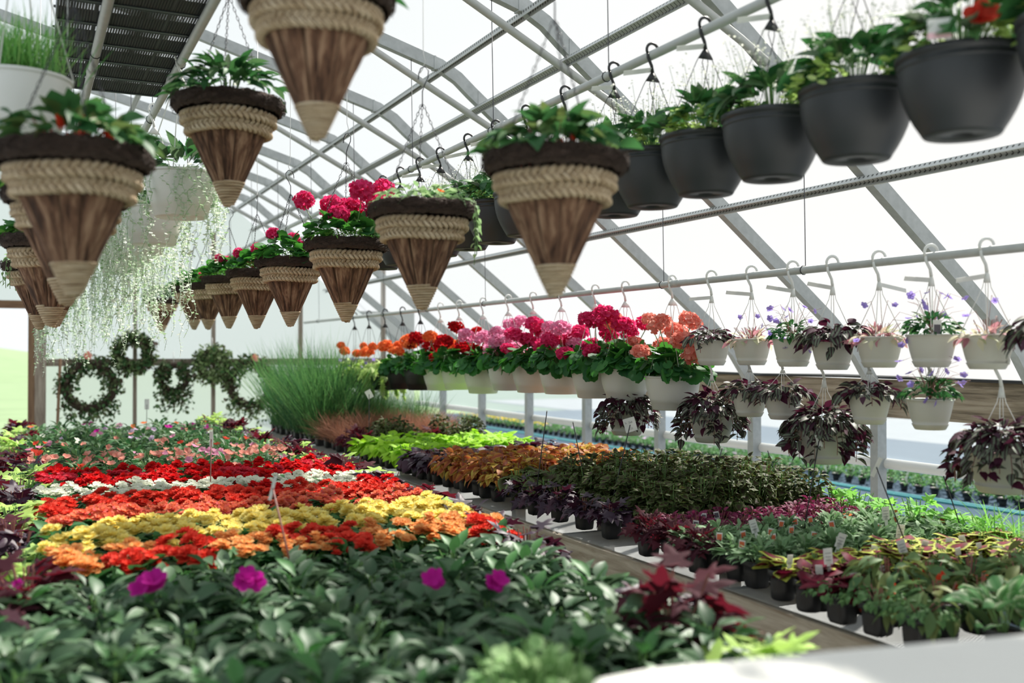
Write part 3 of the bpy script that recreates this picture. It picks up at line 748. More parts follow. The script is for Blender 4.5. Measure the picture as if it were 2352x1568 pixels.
# ------------------------------------------------------------------ CONE BASKETS
HC, RC = .40, .185
def cone_r(z): return .012 + (RC - .012) * (z / HC) ** .93
def build_cone():
    r = random.Random(3)
    g = G(); n, rows = 132, 22; V = []; UV = []; npan = 11
    edges = [i / npan + r.uniform(-.018, .018) for i in range(npan)] + [1.0]
    edges[0] = 0.0
    hp = [r.uniform(-.004, .006) for _ in range(npan)]
    ridg = [[r.uniform(-1, 1) for _ in range(n)] for _ in range(4)]
    for i in range(rows + 1):
        t = i / rows; z = .075 + (.300 - .075) * t; rr = cone_r(z)
        for j in range(n):
            u = j / n; k = max(q for q in range(npan) if edges[q] <= u + 1e-9)
            fr = (u - edges[k]) / (edges[k+1] - edges[k]); gap = min(fr, 1 - fr)
            d = hp[k] + .0045 * min(1, gap * 9) - (.009 if gap < .035 else 0)
            d += .0028 * ridg[int(t * 3.99)][j] * .6 + .0016 * math.sin(j * 2.3 + t * 9 + k)
            V.append(((rr + d * (.35 + .65 * t)) * math.cos(u * 6.2832), (rr + d * (.35 + .65 * t)) * math.sin(u * 6.2832), z)); UV.append((u + k * .37, t))
    F = [(i*n+j, i*n+(j+1) % n, (i+1)*n+(j+1) % n, (i+1)*n+j) for i in range(rows) for j in range(n)]
    g.add(V, F, UV); bark = g.mesh('bark_cone', M['bark'])
    # braids
    def braid(zc, h):
        g = G(); N = 300; waves = 15
        for s in range(3):
            P = []
            for i in range(N):
                a = 6.2832 * i / N; ph = a * waves + s * 2.0944
                z = zc + h * .34 * math.sin(ph) + .003 * math.sin(a * 3); rad = cone_r(zc) + .010 + .0085 * math.sin(2 * ph)
                P.append((rad * math.cos(a), rad * math.sin(a), z))
            g.tube(P, .0086, 7, closed=True, us=4)
        return g.mesh('rope_braid', M['rope'])
    b1, b2 = braid(.327, .05), braid(.287, .05)
    # tip wound with cord
    g = G(); P = []; N = 9 * 22
    for i in range(N):
        a = 6.2832 * i / 22; z = .004 + .090 * i / N
        P.append(((cone_r(z) + .001) * math.cos(a), (cone_r(z) + .001) * math.sin(a), z))
    g.tube(P, .0056, 8, us=6); g.lathe([(.001, -.002), (.007, 0), (cone_r(.09) - .005, .092)], 20); tip = g.mesh('rope_tip', M['rope'])
    # vine rim
    g = G(); n = 96; pr = []
    for k in range(11):
        a = -math.pi/2 + math.pi * 1.9 * k / 10; pr.append((RC + .004 + .019 * math.cos(a), HC - .018 + .030 * math.sin(a)))
    V = []
    for (rr, z) in pr:
        for j in range(n): V.append(((rr + r.uniform(-.004, .004)) * math.cos(6.2832*j/n), (rr + r.uniform(-.004, .004)) * math.sin(6.2832*j/n), z + r.uniform(-.004, .004)))
    g.add(V, [(i*n+j, i*n+(j+1) % n, (i+1)*n+(j+1) % n, (i+1)*n+j) for i in range(len(pr)-1) for j in range(n)])
    for _ in range(230):
        a = r.random() * 6.283; b = a + r.uniform(.15, .5) * r.choice((-1, 1)); z0, z1 = HC - .045 + r.random() * .06, HC - .045 + r.random() * .06
        P = [((RC + .022 + .006 * math.sin(q * 3.14) + r.uniform(-.003, .003)) * math.cos(a + (b-a)*q), (RC + .022 + .006 * math.sin(q * 3.14)) * math.sin(a + (b-a)*q), z0 + (z1-z0)*q) for q in (0, .33, .66, 1)]
        g.tube(P, .0013, 3, cap=False)
    g.lathe([(RC - .01, HC - .02), (RC*.5, HC - .012), (.001, HC - .012)], 40, 1)
    rim = g.mesh('vine_rim', [M['coir'], M['soil']])
    # chains: three runs of links meeting at a hook
    g = G(); top = HC + .40
    def chain(a, b):
        a, b = Vector(a), Vector(b); L = (b - a).length; n = int(L / .017); d = (b - a).normalized(); u = d.orthogonal().normalized(); v = d.cross(u)
        for i in range(n):
            c = a + d * (.017 * (i + .5)); s = u if i % 2 else v
            g.tube([c + d * (.011 * math.cos(q)) + s * (.0045 * math.sin(q)) for q in [k * 1.0472 for k in range(6)]], .0013, 4, closed=True)
    for k in range(3):
        a = R(20 + 120 * k); chain((RC*.96*math.cos(a), RC*.96*math.sin(a), HC - .01), (.004*math.cos(a), .004*math.sin(a), top))
    cg = g.mesh('chain', M['wire'])
    g = G(); g.tube([(0, 0, top - .01), (0, 0, top + .05), (.012, 0, top + .075), (.03, 0, top + .10), (.032, 0, top + .125), (.015, 0, top + .145), (-.008, 0, top + .142), (-.02, 0, top + .122), (-.022, 0, top + .10)], .0022, 6)
    hk = g.mesh('hook', M['wire'])
    return [('bark_cone', bark), ('rope_braid', b1), ('rope_braid', b2), ('rope_tip', tip), ('vine_rim', rim), ('chain', cg), ('hook', hk)], top + .143
CONE, CONE_TOP = build_cone()
def roofz(x):
    x2 = x if x >= -.6 else -1.2 - x
    for (a, za), (b, zb) in zip(PROF, PROF[1:]):
        if a <= x2 <= b: return za + (zb - za) * (x2 - a) / (b - a)
F_beg = variants('foliage', lambda g, r: (dome(g, T_wide, 120, .19, .12, HC - .01, .075, 0, (60, -20), .6, r), stems(g, 14, .15, .1, HC - .02, .0025, 1, r)), [M['L_basket'], M['stemr']], 2)
F_dkimp = variants('foliage', lambda g, r: (dome(g, T_lance, 170, .19, .15, HC - .01, .085, 0, (65, -15), .5, r), stems(g, 14, .15, .12, HC - .02, .0025, 1, r)), [M['L_mix'], M['stemg']], 1)
F_gerc = variants('foliage', lambda g, r: (dome(g, T_round, 110, .18, .14, HC - .01, .065, 0, (60, -10), .6, r), dome(g, T_narrow, 320, .20, .06, HC, .035, 1, (60, 0), .9, r)), [M['L_ger'], M['L_bright']], 2)
def trail_green(g, r):
    dome(g, T_oval, 130, .18, .09, HC - .01, .048, 0, (50, -20), .6, r)
    for k in range(7):
        a = r.random() * 6.283; L = r.uniform(.08, .22); x, y = RC * 1.12 * math.cos(a), RC * 1.12 * math.sin(a)
        P = [(x * .7, y * .7, HC + .02), (x, y, HC + .02), (x * 1.05, y * 1.05, HC - L / 2), (x * 1.02, y * 1.04, HC - L)]
        g.tube(P, .0018, 4, 1)
        for q in range(5): g.put(T_oval, MAT((x * 1.04, y * 1.04, HC - L * q / 5), r.random() * 6.28, -.6, 0, .03), 0)
F_trail = variants('foliage', trail_green, [M['L_fern'], M['stemg']], 2)
def cone_basket(x, y, ztip, fol, flower=None, nf=0, s=1.0, label='', up=.10, fs=1.0, group=None, spread=.13):
    s *= .92
    e = empty('hanging_cone_basket', (x, y, ztip), label, 'hanging basket', group, rz=rnd.random() * 6.28)
    for nm, me in CONE: inst(nm, me, e, s=s)
    if fol: inst('foliage', rnd.choice(fol), e, s=s, rz=rnd.random() * 6.28)
    for k in range(nf):
        a = 6.283 * k / nf + rnd.uniform(-.4, .4); u = rnd.uniform(.3, 1) * spread
        z = (HC + up * rnd.uniform(.5, 1.15)) * s
        p = (u * math.cos(a), u * math.sin(a), z)
        inst('flower', rnd.choice(flower), e, p, s=fs * rnd.uniform(.8, 1.15), rot=(rnd.uniform(-.4, .4), rnd.uniform(-.4, .4), rnd.random() * 6))
        if up > .12:
            g = G(); g.tube([(p[0] * .5, p[1] * .5, HC * s), (p[0] * .8, p[1] * .8, (HC * s + z) / 2), (p[0], p[1], z - .02)], .002, 5); inst('flower_stem', g.mesh('flower_stem', M['stemg']), e)
    # pale wire from the hook up to the roof
    zt = roofz(x) - .05 - ztip; zb = CONE_TOP * s
    if zt > zb + .04:
        g = G(); g.tube([(-.012, 0, zb - .018), (0, 0, zb - .006 + .0), (.014, 0, zb + .02), (.004, 0, zb + .05), (0, 0, zt)], .0016, 5); inst('hanging_wire', g.mesh('hanging_wire', M['wirew']), e)
    return e
GC = 'cone baskets hanging over the bedding bench'
ZC = CAMZ + .13
def cone_at(px, X, ztip, s, **k):
    return cone_basket(X, yat(px, X), ztip, s=s, **k)
rc = lambda px, tipy, X: CAMZ + (808 - tipy) / FPX * depth(px, X)
GLB = [m for m in FL['bell']]
# row over the middle of the bench
cone_at(1275, 1.30, rc(1275, 682, 1.30), 1.03, fol=F_beg, flower=GLB, nf=9, up=.06, fs=1.0, label='cone basket with drooping orange-red begonias, in front of the charcoal baskets', group=GC)
cone_at(970, 1.30, rc(970, 712, 1.30), 1.02, fol=F_trail, flower=FL['i_or_'], nf=2, up=.05, fs=.6, label='cone basket of trailing green plants and hardly any bloom, beside pink geraniums', group=GC)
cone_at(795, 1.30, rc(795, 740, 1.30), .98, fol=F_gerc, flower=FL['g_hot'], nf=9, up=.24, label='cone basket topped by a tall crowd of hot pink geraniums', group=GC, fs=.85, spread=.19)
cone_at(667, 1.30, rc(667, 750, 1.30), .98, fol=F_gerc, flower=FL['g_hot'], nf=3, up=.15, fs=.5, label='sharply seen cone basket with bright mossy green and tiny pink blooms', group=GC)
cone_at(590, 1.30, rc(590, 755, 1.30), .97, fol=F_gerc, flower=FL['g_hot'], nf=4, up=.15, fs=.6, label='small pink geranium cone basket, first beyond the mossy one', group=GC)
cone_at(526, 1.30, rc(526, 754, 1.30), .97, fol=F_gerc, flower=FL['g_hot'], nf=4, up=.13, fs=.6, label='cone basket second beyond the mossy one, pink blooms on top', group=GC)
cone_at(478, 1.30, rc(478, 757, 1.30), .97, fol=F_gerc, flower=FL['g_hot'], nf=2, up=.10, fs=.6, label='cone basket third beyond the mossy one, behind silver trailers', group=GC)
cone_at(446, 1.30, rc(446, 757, 1.30), .97, fol=F_gerc, label='cone basket fourth beyond the mossy one, half hidden by silver trailers', group=GC)
cone_at(372, 1.30, rc(372, 765, 1.30), .97, fol=F_dkimp, label='dim cone basket farthest along, behind the silver strands', group=GC)
# row under the pipe rail: the two high ones
cone_at(727, .64, rc(727, 322, .64), .98, fol=F_dkimp, label='highest cone basket, cut by the top of the view, tip before the rafters', group=GC)
cone_at(524, .64, rc(524, 474, .64), 1.0, fol=F_dkimp, flower=FL['i_white'], nf=9, up=.11, fs=.35, label='cone basket of dark leaves hanging just past the black trays', group=GC)
# row at the bench's outer side
cone_at(168, .11, rc(168, 682, .11), 1.0, fol=F_beg, flower=GLB, nf=9, up=.09, label='nearest cone basket, orange-red begonias, before a cluster of others', group=GC)
cone_at(152, .118, rc(152, 703, .118), .98, fol=F_gerc, label='cone basket directly behind the nearest orange begonia cone', group=GC)
cone_at(116, .095, rc(116, 750, .095), .98, fol=F_gerc, flower=FL['vio'], nf=8, up=.03, fs=.9, label='cone basket with wide rope tip and small blue blooms, third in its cluster', group=GC, spread=.2)
cone_at(128, .14, rc(128, 752, .14), .98, fol=F_gerc, flower=FL['vio'], nf=6, up=.03, label='cone basket fourth in the cluster near the doorway', group=GC, spread=.2)
cone_at(90, .07, rc(90, 757, .07), .97, fol=F_trail, label='cone basket farthest back in the cluster near the doorway', group=GC)

# ------------------------------------------------------------------ CHARCOAL BASKETS over the aisle
BR, BH = .162, .205
BOWL_BLK = bowl('bowl', M['blackpot'], BR, BH)
HANG_BLK = strap_hanger('hanger', M['black'], .395, BR * .96, .0015)
g = G(); V = [(0, -.009, 0), (0, .009, 0), (.13, .009, -.035), (.13, -.009, -.035), (0, -.009, .001), (0, .009, .001), (.13, .009, -.034), (.13, -.009, -.034)]
g.add(V, [(0,1,2,3), (4,7,6,5), (0,4,5,1), (1,5,6,2), (2,6,7,3), (3,7,4,0)]); STRAP = g.mesh('care_tag', M['paper'], False)
def mixfol(g, r):
    dome(g, T_oval, 95, .155, .13, 0, .082, 0, (65, -10), .6, r)
    stems(g, 20, .15, .15, -.02, .002, 2, r)
    # lime sprays spilling over the rim
    for k in range(9):
        a = r.random() * 6.283; ln = r.randint(8, 16); x0, y0 = math.cos(a), math.sin(a)
        for q in range(ln):
            t = q / ln; rr = .09 + .11 * t; z = .04 + .03 * math.sin(t * 3) - .12 * max(0, t - .45)
            for w in range(2): g.put(T_disc, MAT((rr * x0 + r.uniform(-.01, .01), rr * y0 + r.uniform(-.01, .01), z + r.uniform(-.008, .008)), r.random() * 6.28, r.uniform(-.5, .6), 0, .027), 1)
def airy(g, r):
    """haze of tiny white flowers on hair-thin stems"""
    for k in range(60):
        a = r.random() * 6.283; u = r.uniform(.03, .19); h = r.uniform(.10, .24); x, y = u * math.cos(a), u * math.sin(a)
        g.tube([(x*.4, y*.4, 0), (x*.8, y*.8, h*.6), (x, y, h)], .0007, 3, 1, cap=False)
        for q in range(6): g.put(T_disc, MAT((x + r.gauss(0, .012), y + r.gauss(0, .012), h + r.gauss(0, .012)), r.random() * 6.28, r.uniform(-1, 1), 0, .008), 0)
F_mix = variants('foliage', mixfol, [M['L_mix'], M['L_limep'], M['stemg']], 4)
F_airy = variants('white_spray', airy, [M['P_white'], M['stemg']], 2)
basket_px = [2518, 2212, 1968, 1775, 1622, 1500, 1412, 1300, 1210, 1140, 1076, 1012, 965, 920, 880]
bnote = ['cut by the top corner of the view', 'with one big red bloom and a price tag', 'with lime sprays spilling over', 'with white haze of tiny flowers']
for i, px in enumerate(basket_px):
    X = 2.15; y = yat(px, X); zr = ZA + .018 - .395
    lab = 'charcoal bowl basket over the aisle, ' + (('%s from the near end' % nth(i + 1)) if i > 3 else bnote[i])
    e = empty('hanging_bowl_basket', (X, y, zr), lab, 'hanging basket', 'charcoal hanging bowls above the aisle')
    inst('bowl', BOWL_BLK, e, (0, 0, -BH)); inst('hanger', HANG_BLK, e, rz=R(-64 + rnd.uniform(-14, 14)) if False else 0)
    inst('foliage', F_mix[i % 4], e, rz=rnd.random() * 6.28); inst('white_spray', F_airy[i % 2], e, rz=rnd.random() * 6)
    if i > 0: inst('care_tag', STRAP, e, (0, 0, .395 - .075), rot=(R(62), .1, R(160 + rnd.uniform(-25, 25))), s=(1, 1, 1))
    if i == 1:
        inst('flower', FL['i_red'][0], e, (-.10, -.14, .04), s=1.25, rot=(R(65), 0, R(-45)))
        inst('flower', FL['i_red'][1], e, (-.095, -.145, .045), s=1.1, rot=(R(60), 0, R(-20)))
        g = G(); g.box((0, 0, .02), (.055, .0015, .05)); g.box((0, -.0012, .004), (.055, .001, .014), 1); tg = g.mesh('price_tag', [M['paper'], M['tagpink']], False)
        inst('price_tag', tg, e, (-.165, -.075, .005), rz=R(-45))

# ------------------------------------------------------------------ GERANIUM POTS and WHITE POTS on the second rail
GP_R, GP_H = .155, .185
POT_GER = bowl('pot', M['white'], GP_R, GP_H)
POT_GERB = bowl('pot', M['black'], GP_R + .01, GP_H)
def trim_bowl(mat, r, h):
    g = G(); b = r * .72
    prof = [(.001, .003), (b*.95, 0), (b, .004), (b*1.06, h*.20), (b*1.075, h*.205)]
    for t in (.35, .5, .65, .8, .93): prof.append((b*1.075 + (r*.965 - b*1.075) * math.sin((t-.2)/.75*1.57) ** .95, h*t))
    prof += [(r*.965, h*.945), (r, h*.95), (r, h), (r*.97, h*1.003), (r*.93, h*.96), (r*.92, h*.86)]
    g.lathe(prof, 48); g.lathe([(r*.92, h*.88), (.001, h*.9)], 48, 1)
    return g.mesh('pot', [mat, M['soil']])
POT_GER = trim_bowl(M['white'], GP_R, GP_H); POT_GERB = trim_bowl(M['black'], GP_R, GP_H)
HANG_G = strap_hanger('hanger', M['whitep'], .46, GP_R * .95, .0018)
HANG_W = strap_hanger('hanger', M['whitep'], .29, .095, .0016, flare=.012)
def gerfol(g, r):
    dome(g, T_round, 150, .20, .17, -.03, .078, 0, (65, -60), .6, r, fill=.6); stems(g, 26, .16, .16, -.05, .0028, 1, r)
F_ger = variants('foliage', gerfol, [M['L_ger'], M['stemg']], 3)
def geranium(px, rimy, cols, black=False, label='', nf=9, extra=None):
    X = 3.20; y = yat(px, X); zr = zat(rimy, depth(px, X)); drop = ZBp + .018 - zr
    e = empty('hanging_geranium_pot', (X, y, zr), label, 'hanging pot', 'geranium pots on the rail above the coleus bench')
    inst('pot', POT_GERB if black else POT_GER, e, (0, 0, -GP_H))
    o = inst('hanger', HANG_G if not black else HANG_BLKG, e); o.scale = (1, 1, drop / .46)
    inst('foliage', rnd.choice(F_ger), e, rz=rnd.random() * 6.28)
    for k in range(nf):
        a = 6.283 * k / nf * 1.0 + rnd.uniform(-.3, .3); u = rnd.uniform(.05, .20); p = Vector((u * math.cos(a), u * math.sin(a), rnd.uniform(.13, .33) - (.05 if u > .16 else 0)))
        c = rnd.choice(cols)
        inst('flower_head', rnd.choice(FL['g_' + c]), e, p, s=(lambda q: (q, q, q * .8))(rnd.uniform(.8, 1.2)), rot=(rnd.uniform(-.4, .4), rnd.uniform(-.4, .4), rnd.random() * 6))
        g = G(); g.tube([(p.x * .3, p.y * .3, .0), (p.x * .6, p.y * .6, p.z * .55), (p.x, p.y, p.z - .03)], .0028, 5); inst('flower_stalk', g.mesh('flower_stalk', M['stemg']), e)
    return e
HANG_BLKG = strap_hanger('hanger', M['black'], .46, GP_R * .95, .0018)
geranium(1545, 863, ['salm'], label='salmon geranium in a white pot, last before the small zebra pots', nf=9)
geranium(1437, 846, ['salm', 'hot'], label='white geranium pot with salmon and hot pink heads', nf=6)
geranium(1368, 845, ['hot'], label='hot pink geranium in a white pot, next to the salmon ones', nf=10)
geranium(1290, 840, ['hot', 'hot', 'pink'], label='white geranium pot mixing hot pink with soft pink heads', nf=10)
geranium(1225, 840, ['pink', 'hot'], label='mostly soft pink geranium with some hot pink, white pot', nf=10)
geranium(1168, 838, ['pink'], label='soft pink geranium in a white pot, beside the deep red ones', nf=9)
geranium(1110, 848, ['dred', 'pink', 'dred'], label='deep red geranium with one pink head, white pot with leaves hanging over', nf=6)
geranium(1055, 842, ['dred'], label='deep red geranium in a white pot, nearest the orange ones', nf=6)
geranium(1012, 846, ['or_', 'dred'], label='geranium pot mixing orange and deep red heads', nf=6)
geranium(966, 848, ['dred', 'or_'], True, label='black geranium pot with round red heads leaning low', nf=6)
geranium(925, 848, ['or_'], True, label='orange geranium in a black pot beside trailing lime leaves', nf=5)
def limetrail(g, r):
    dome(g, T_maple, 130, .24, .14, -.05, .075, 0, (50, -70), .6, r, fill=.6)
    for k in range(8):
        a = r.random() * 6.283; L = r.uniform(.12, .30); x, y = .19 * math.cos(a), .19 * math.sin(a)
        g.tube([(x*.5, y*.5, .0), (x, y, .02), (x*1.15, y*1.15, -L/2), (x*1.12, y*1.15, -L)], .002, 4, 1)
        for q in range(9): g.put(T_maple, MAT((x*1.14, y*1.14, -L*q/9), a - 1.57 + r.gauss(0, .6), -1.0, 0, .06), 0)
F_limet = variants('foliage', limetrail, [M['L_limep'], M['stemg']], 2)
for i, (px, ry) in enumerate(((885, 852), (848, 850), (815, 850))):
    X = 3.2; y = yat(px, X); zr = zat(ry, depth(px, X))
    e = empty('hanging_trailer_pot', (X, y, zr), 'black pot of pale lime leaves and violet flowers, %s beyond the orange geranium' % nth(i + 1), 'hanging pot', 'lime and violet pots at the far end of the rail')
    inst('pot', POT_GERB, e, (0, 0, -GP_H)); o = inst('hanger', HANG_BLKG, e); o.scale = (1, 1, (ZBp + .018 - zr) / .46)
    inst('foliage', F_limet[i % 2], e, rz=i * 2)
    for k in range(22):
        a = rnd.random() * 6.28; u = rnd.uniform(.14, .24); inst('flower', FL['vio'][0], e, (u*math.cos(a), u*math.sin(a), rnd.uniform(-.20, .12)), s=1.1, rot=(rnd.uniform(-1, 1), rnd.uniform(-1, 1), 0))
    for k in range(4):
        a = rnd.random() * 6.28; inst('flower_head', FL['g_or_'][k % 2], e, (.15*math.cos(a), .15*math.sin(a), rnd.uniform(.16, .28)), s=rnd.uniform(.6, .95))

# small cream pots
WP_R, WP_H = .098, .128
POT_W = trap('pot', M['cream'], WP_R, WP_H)
POT_WB = trap('pot', M['cream'], .125, .15)
def zebra(g, r, R_=.13, H=.07, n=90, size=.062, drape=12, DL=.14):
    dome(g, T_zeb, int(n * .7), R_, H, -.02, size, 0, (30, -45), .45, r, fill=.5)
    dome(g, T_zeb, int(n * .3), R_ * .95, H * 1.1, -.02, size, 1, (55, -40), .6, r, fill=.4)
    for k in range(drape):
        a = 6.283 * k / max(1, drape) + r.uniform(-.3, .3); L = r.uniform(.4, 1) * DL; x, y = R_ * .85 * math.cos(a), R_ * .85 * math.sin(a)
        g.tube([(x*.6, y*.6, 0), (x, y, .0), (x*1.15, y*1.15, -L*.5), (x*1.12, y*1.12, -L)], .0016, 4, 2, cap=False)
        for q in range(int(L / .018)):
            g.put(T_zeb, MAT((x*1.13, y*1.13, -L*(q+.5)/(L/.018)), a - 1.57 + r.gauss(0, .9), r.uniform(-.9, .3), r.gauss(0, .4), size * r.uniform(.8, 1.2)), 0 if r.random() < .7 else 1)
F_zeb = variants('foliage', lambda g, r: zebra(g, r, n=110, size=.052, drape=5, DL=.08), [M['L_zeb'], M['L_zebd'], M['stemr']], 3)
F_zebL = variants('foliage', lambda g, r: zebra(g, r, .165, .12, 260, .056, 26, .15), [M['L_zeb'], M['L_zebd'], M['stemr']], 3)
def pinkv(g, r):
    dome(g, T_lance, 70, .105, .05, -.03, .055, 0, (65, -25), .7, r); stems(g, 16, .12, .09, -.03, .0012, 1, r)
F_pinkv = variants('foliage', pinkv, [M['L_pinkv'], M['stemr']], 2)
def streps(g, r):
    dome(g, T_oval, 110, .10, .085, -.01, .042, 0, (60, -20), .6, r, fill=.6)
    for k in range(16):
        a = r.random() * 6.28; u = r.uniform(.08, .17); h = r.uniform(.06, .16); g.tube([(0, 0, .02), (u*.6*math.cos(a), u*.6*math.sin(a), h*.9), (u*math.cos(a), u*math.sin(a), h)], .0008, 3, 1, cap=False)
F_strep = variants('foliage', streps, [M['L_beg'], M['stemr']], 2)
def small_pot(px, rimy, kind, label, X=3.2, pot=None, lower=False, s=1.0, group='small cream pots on the rail', nv=9):
    d = depth(px, X); y = yat(px, X); zr = zat(rimy, d)
    e = empty('hanging_small_pot', (X, y, zr), label, 'hanging pot', group)
    big = pot is not None; pm = pot or POT_W; h = .15 if big else WP_H
    inst('pot', pm, e, (0, 0, -h * s), s=s)
    o = inst('hanger', HANG_W, e, rz=R(-30 + rnd.uniform(-8, 8)))
    if lower:
        up = ZBp - .29 + .018 - .128 - .004; o.scale = (1, 1, max(.05, (up - zr)) / .29)
    else: o.scale = (1, 1, (ZBp + .018 - zr) / .29); 
    if kind == 'zebra': inst('foliage', rnd.choice(F_zeb), e, rz=rnd.random() * 6)
    elif kind == 'zebraL': inst('foliage', rnd.choice(F_zebL), e, rz=rnd.random() * 6)
    elif kind == 'pink': inst('foliage', rnd.choice(F_pinkv), e, rz=rnd.random() * 6)
    elif kind == 'violet': inst('foliage', rnd.choice(F_strep), e, rz=rnd.random() * 6)
    nv = {'violet': 16, 'pink': 4}.get(kind, 0); gs = G()
    for k in range(nv):
        a = rnd.random() * 6.28; u = rnd.uniform(.06, .16); z = rnd.uniform(.04, .16) if rnd.random() < .7 else rnd.uniform(-.07, .03)
        inst('flower', FL['vio'][k % 2], e, (u*math.cos(a), u*math.sin(a), z), s=rnd.uniform(.8, 1.1), rot=(rnd.uniform(-1.3, 1.3), rnd.uniform(-1.3, 1.3), 0))
        gs.tube([(0, 0, .0), (u*.55*math.cos(a), u*.55*math.sin(a), max(z, .05) * 1.0 + .02), (u*math.cos(a), u*math.sin(a), z)], .0009, 4, cap=False)
    if nv: inst('flower_stems', gs.mesh('flower_stems', M['stemr']), e)
    return e
up = [(1635, 782, 'zebra', 'zebra leaved plant in a cream pot, next to the salmon geranium'),
      (1727, 778, 'pink', 'pink and cream leaved plant in a cream pot, between zebra and violet pots'),
      (1822, 778, 'violet', 'cream pot of violet blossoms beside the bushy zebra plant'),
      (1913, 782, 'zebraM', 'bushy zebra leaved plant hanging over its cream pot on the rail'),
      (2020, 773, 'pink', 'cream pot with sparse pink leaves and a few violet blooms'),
      (2140, 768, 'violet', 'cream pot of round green plant with violet blooms and a picture tag'),
      (2268, 768, 'pink', 'cream pot of pale cream and pink leaves, near end of the rail'),
      (2420, 768, 'zebraM', 'zebra leaved plant hanging at the very edge of the view')]
for px, ry, k, lab in up:
    e = small_pot(px, ry, 'zebra' if k == 'zebraM' else k, lab, s=1.0)
    if k == 'zebraM': inst('foliage', F_zeb[1], e, (0, -.02, .015), rz=2.2, s=1.12)
    g = G(); 
    inst('care_tag', STRAP, e, (0, 0, (ZBp + .018 - zat(ry, depth(px, 3.2))) - .11), rot=(R(70), rnd.uniform(-.3, .2), R(rnd.choice((150, 158, 165, -20)))), s=(1.05, 1, 1))
    if px == 2140:
        g = G(); g.box((0, 0, .03), (.034, .0015, .06)); g.box((0, -.0012, .024), (.026, .001, .036), 1); inst('picture_tag', g.mesh('picture_tag', [M['paper'], M['tagdark']], False), e, (-.055, -.075, -.005), rz=R(-20))
lo = [(1722, 900, 'zebra', 'zebra plant in a small cream pot below the pink leaved pot'),
      (1798, 904, 'zebra', 'zebra plant in a small cream pot in front of the board, below violets'),
      (1997, 908, 'zebra', 'zebra plant with one rosette hanging down its cream pot, before the board'),
      (2136, 916, 'violet', 'cream pot of violet flowers below the tagged violet pot')]
for px, ry, k, lab in lo: small_pot(px, ry, k, lab, lower=True, s=.93, group='second tier of cream pots')
big = [(1440, 940, 'zebraL', 'zebra plant in a white pot with a price card, under the geraniums'),
       (1635, 948, 'zebraL', 'large zebra plant hanging low beside the first salmon geranium'),
       (1893, 985, 'zebraL', 'largest zebra plant, wide and bushy, hanging low between two posts'),
       (2300, 1035, 'zebraL', 'large silvery zebra plant hanging low at the edge of the view')]
for px, ry, k, lab in big: small_pot(px, ry, k, lab, lower=True, pot=POT_WB, group='big zebra plants hanging low')

# ------------------------------------------------------------------ WHITE POTS with silver trailers (first rail)
POT_S = trim_bowl(M['white'], .158, .20); POT_S.name = 'white_pot'
HANG_S = strap_hanger('hanger', M['whitep'], .47, .15, .0025)
def silver(g, r, n=38, Lmax=.82):
    for k in range(n):
        a = r.random() * 6.283; L = Lmax * r.uniform(.35, 1) ** 1.2; x, y = .165 * math.cos(a), .165 * math.sin(a); w = r.uniform(.9, 1.35)
        P = [(x*.7, y*.7, 0), (x, y, .015)]; N = max(4, int(L / .05))
        for q in range(1, N + 1):
            P.append((x * (1 + (w - 1) * q / N) + r.gauss(0, .011), y * (1 + (w - 1) * q / N) + r.gauss(0, .011), .01 - L * q / N))
        g.tube(P, .0013, 3, 1, cap=False)
        for q in range(int(L / .018)):
            t = q * .018 / L * N; i = min(N, int(t) + 1); a_, b_ = P[i], P[min(N + 1, i + 1)]; f = t - int(t)
            p = [a_[c] + (b_[c] - a_[c]) * f for c in range(3)]
            g.put(T_disc, MAT(p, r.random() * 6.28, r.uniform(-1, .8), 0, r.uniform(.011, .023)), 0)
F_sil = variants('silver_trailers', silver, [M['L_silver'], M['L_silver']], 3)
F_spk = variants('foliage', lambda g, r: dome(g, T_lance, 60, .12, .10, 0, .10, 0, (75, 20), .5, r), M['L_mix'], 1)
F_chv = variants('foliage', lambda g, r: [g.put(T_bladeu, MAT((r.gauss(0, .055), r.gauss(0, .055), 0), r.random() * 6.28, R(r.uniform(45, 88)), 0, (r.uniform(.6, 1) * .22 * 1.0, r.uniform(.12, .24), .2))) for _ in range(520)] and None, M['L_chive'], 1)
sil = [(.62, yat(415, .62), zat(396, depth(415, .62)), 'white pot of dark spiky leaves with silver trailers, in front of its row')]
for k in range(5): sil.append((.62 + .0 * k, sil[0][1] + 1.05 + .55 * k, sil[0][2] - .02, 'white pot with silver trailers, %s behind the spiky one' % nth(k + 1)))
for k in range(3): sil.append((.27, 6.6 + 1.2 * k, sil[0][2] - .12 - .05 * k, 'pot of silver trailers nearer the doorway, %s of three along' % nth(k + 1)))
for i, (x, y, z, lab) in enumerate(sil):
    e = empty('hanging_silver_pot', (x, y, z), lab, 'hanging pot', 'white pots of silver trailers')
    inst('pot', POT_S, e, (0, 0, -.20)); o = inst('hanger', HANG_S, e); o.scale = (1, 1, (ZD + .02 - z) / .47)
    inst('silver_trailers', F_sil[i % 3], e, rz=i * 1.7, s=(1, 1, 1 if i else .55))
    inst('foliage', F_spk[0], e, rz=i)
x, y = -.018, 3.35
e = empty('hanging_chive_pot', (x, y, zat(178, dep(x, y))), 'white pot of fine grassy chives beside the black trays', 'hanging pot')
POT_C = trim_bowl(M['whitep'], .15, .19); inst('pot', POT_C, e, (0, 0, -.19)); inst('foliage', F_chv[0], e); o = inst('hanger', HANG_S, e); o.scale = (1, 1, 1.25)

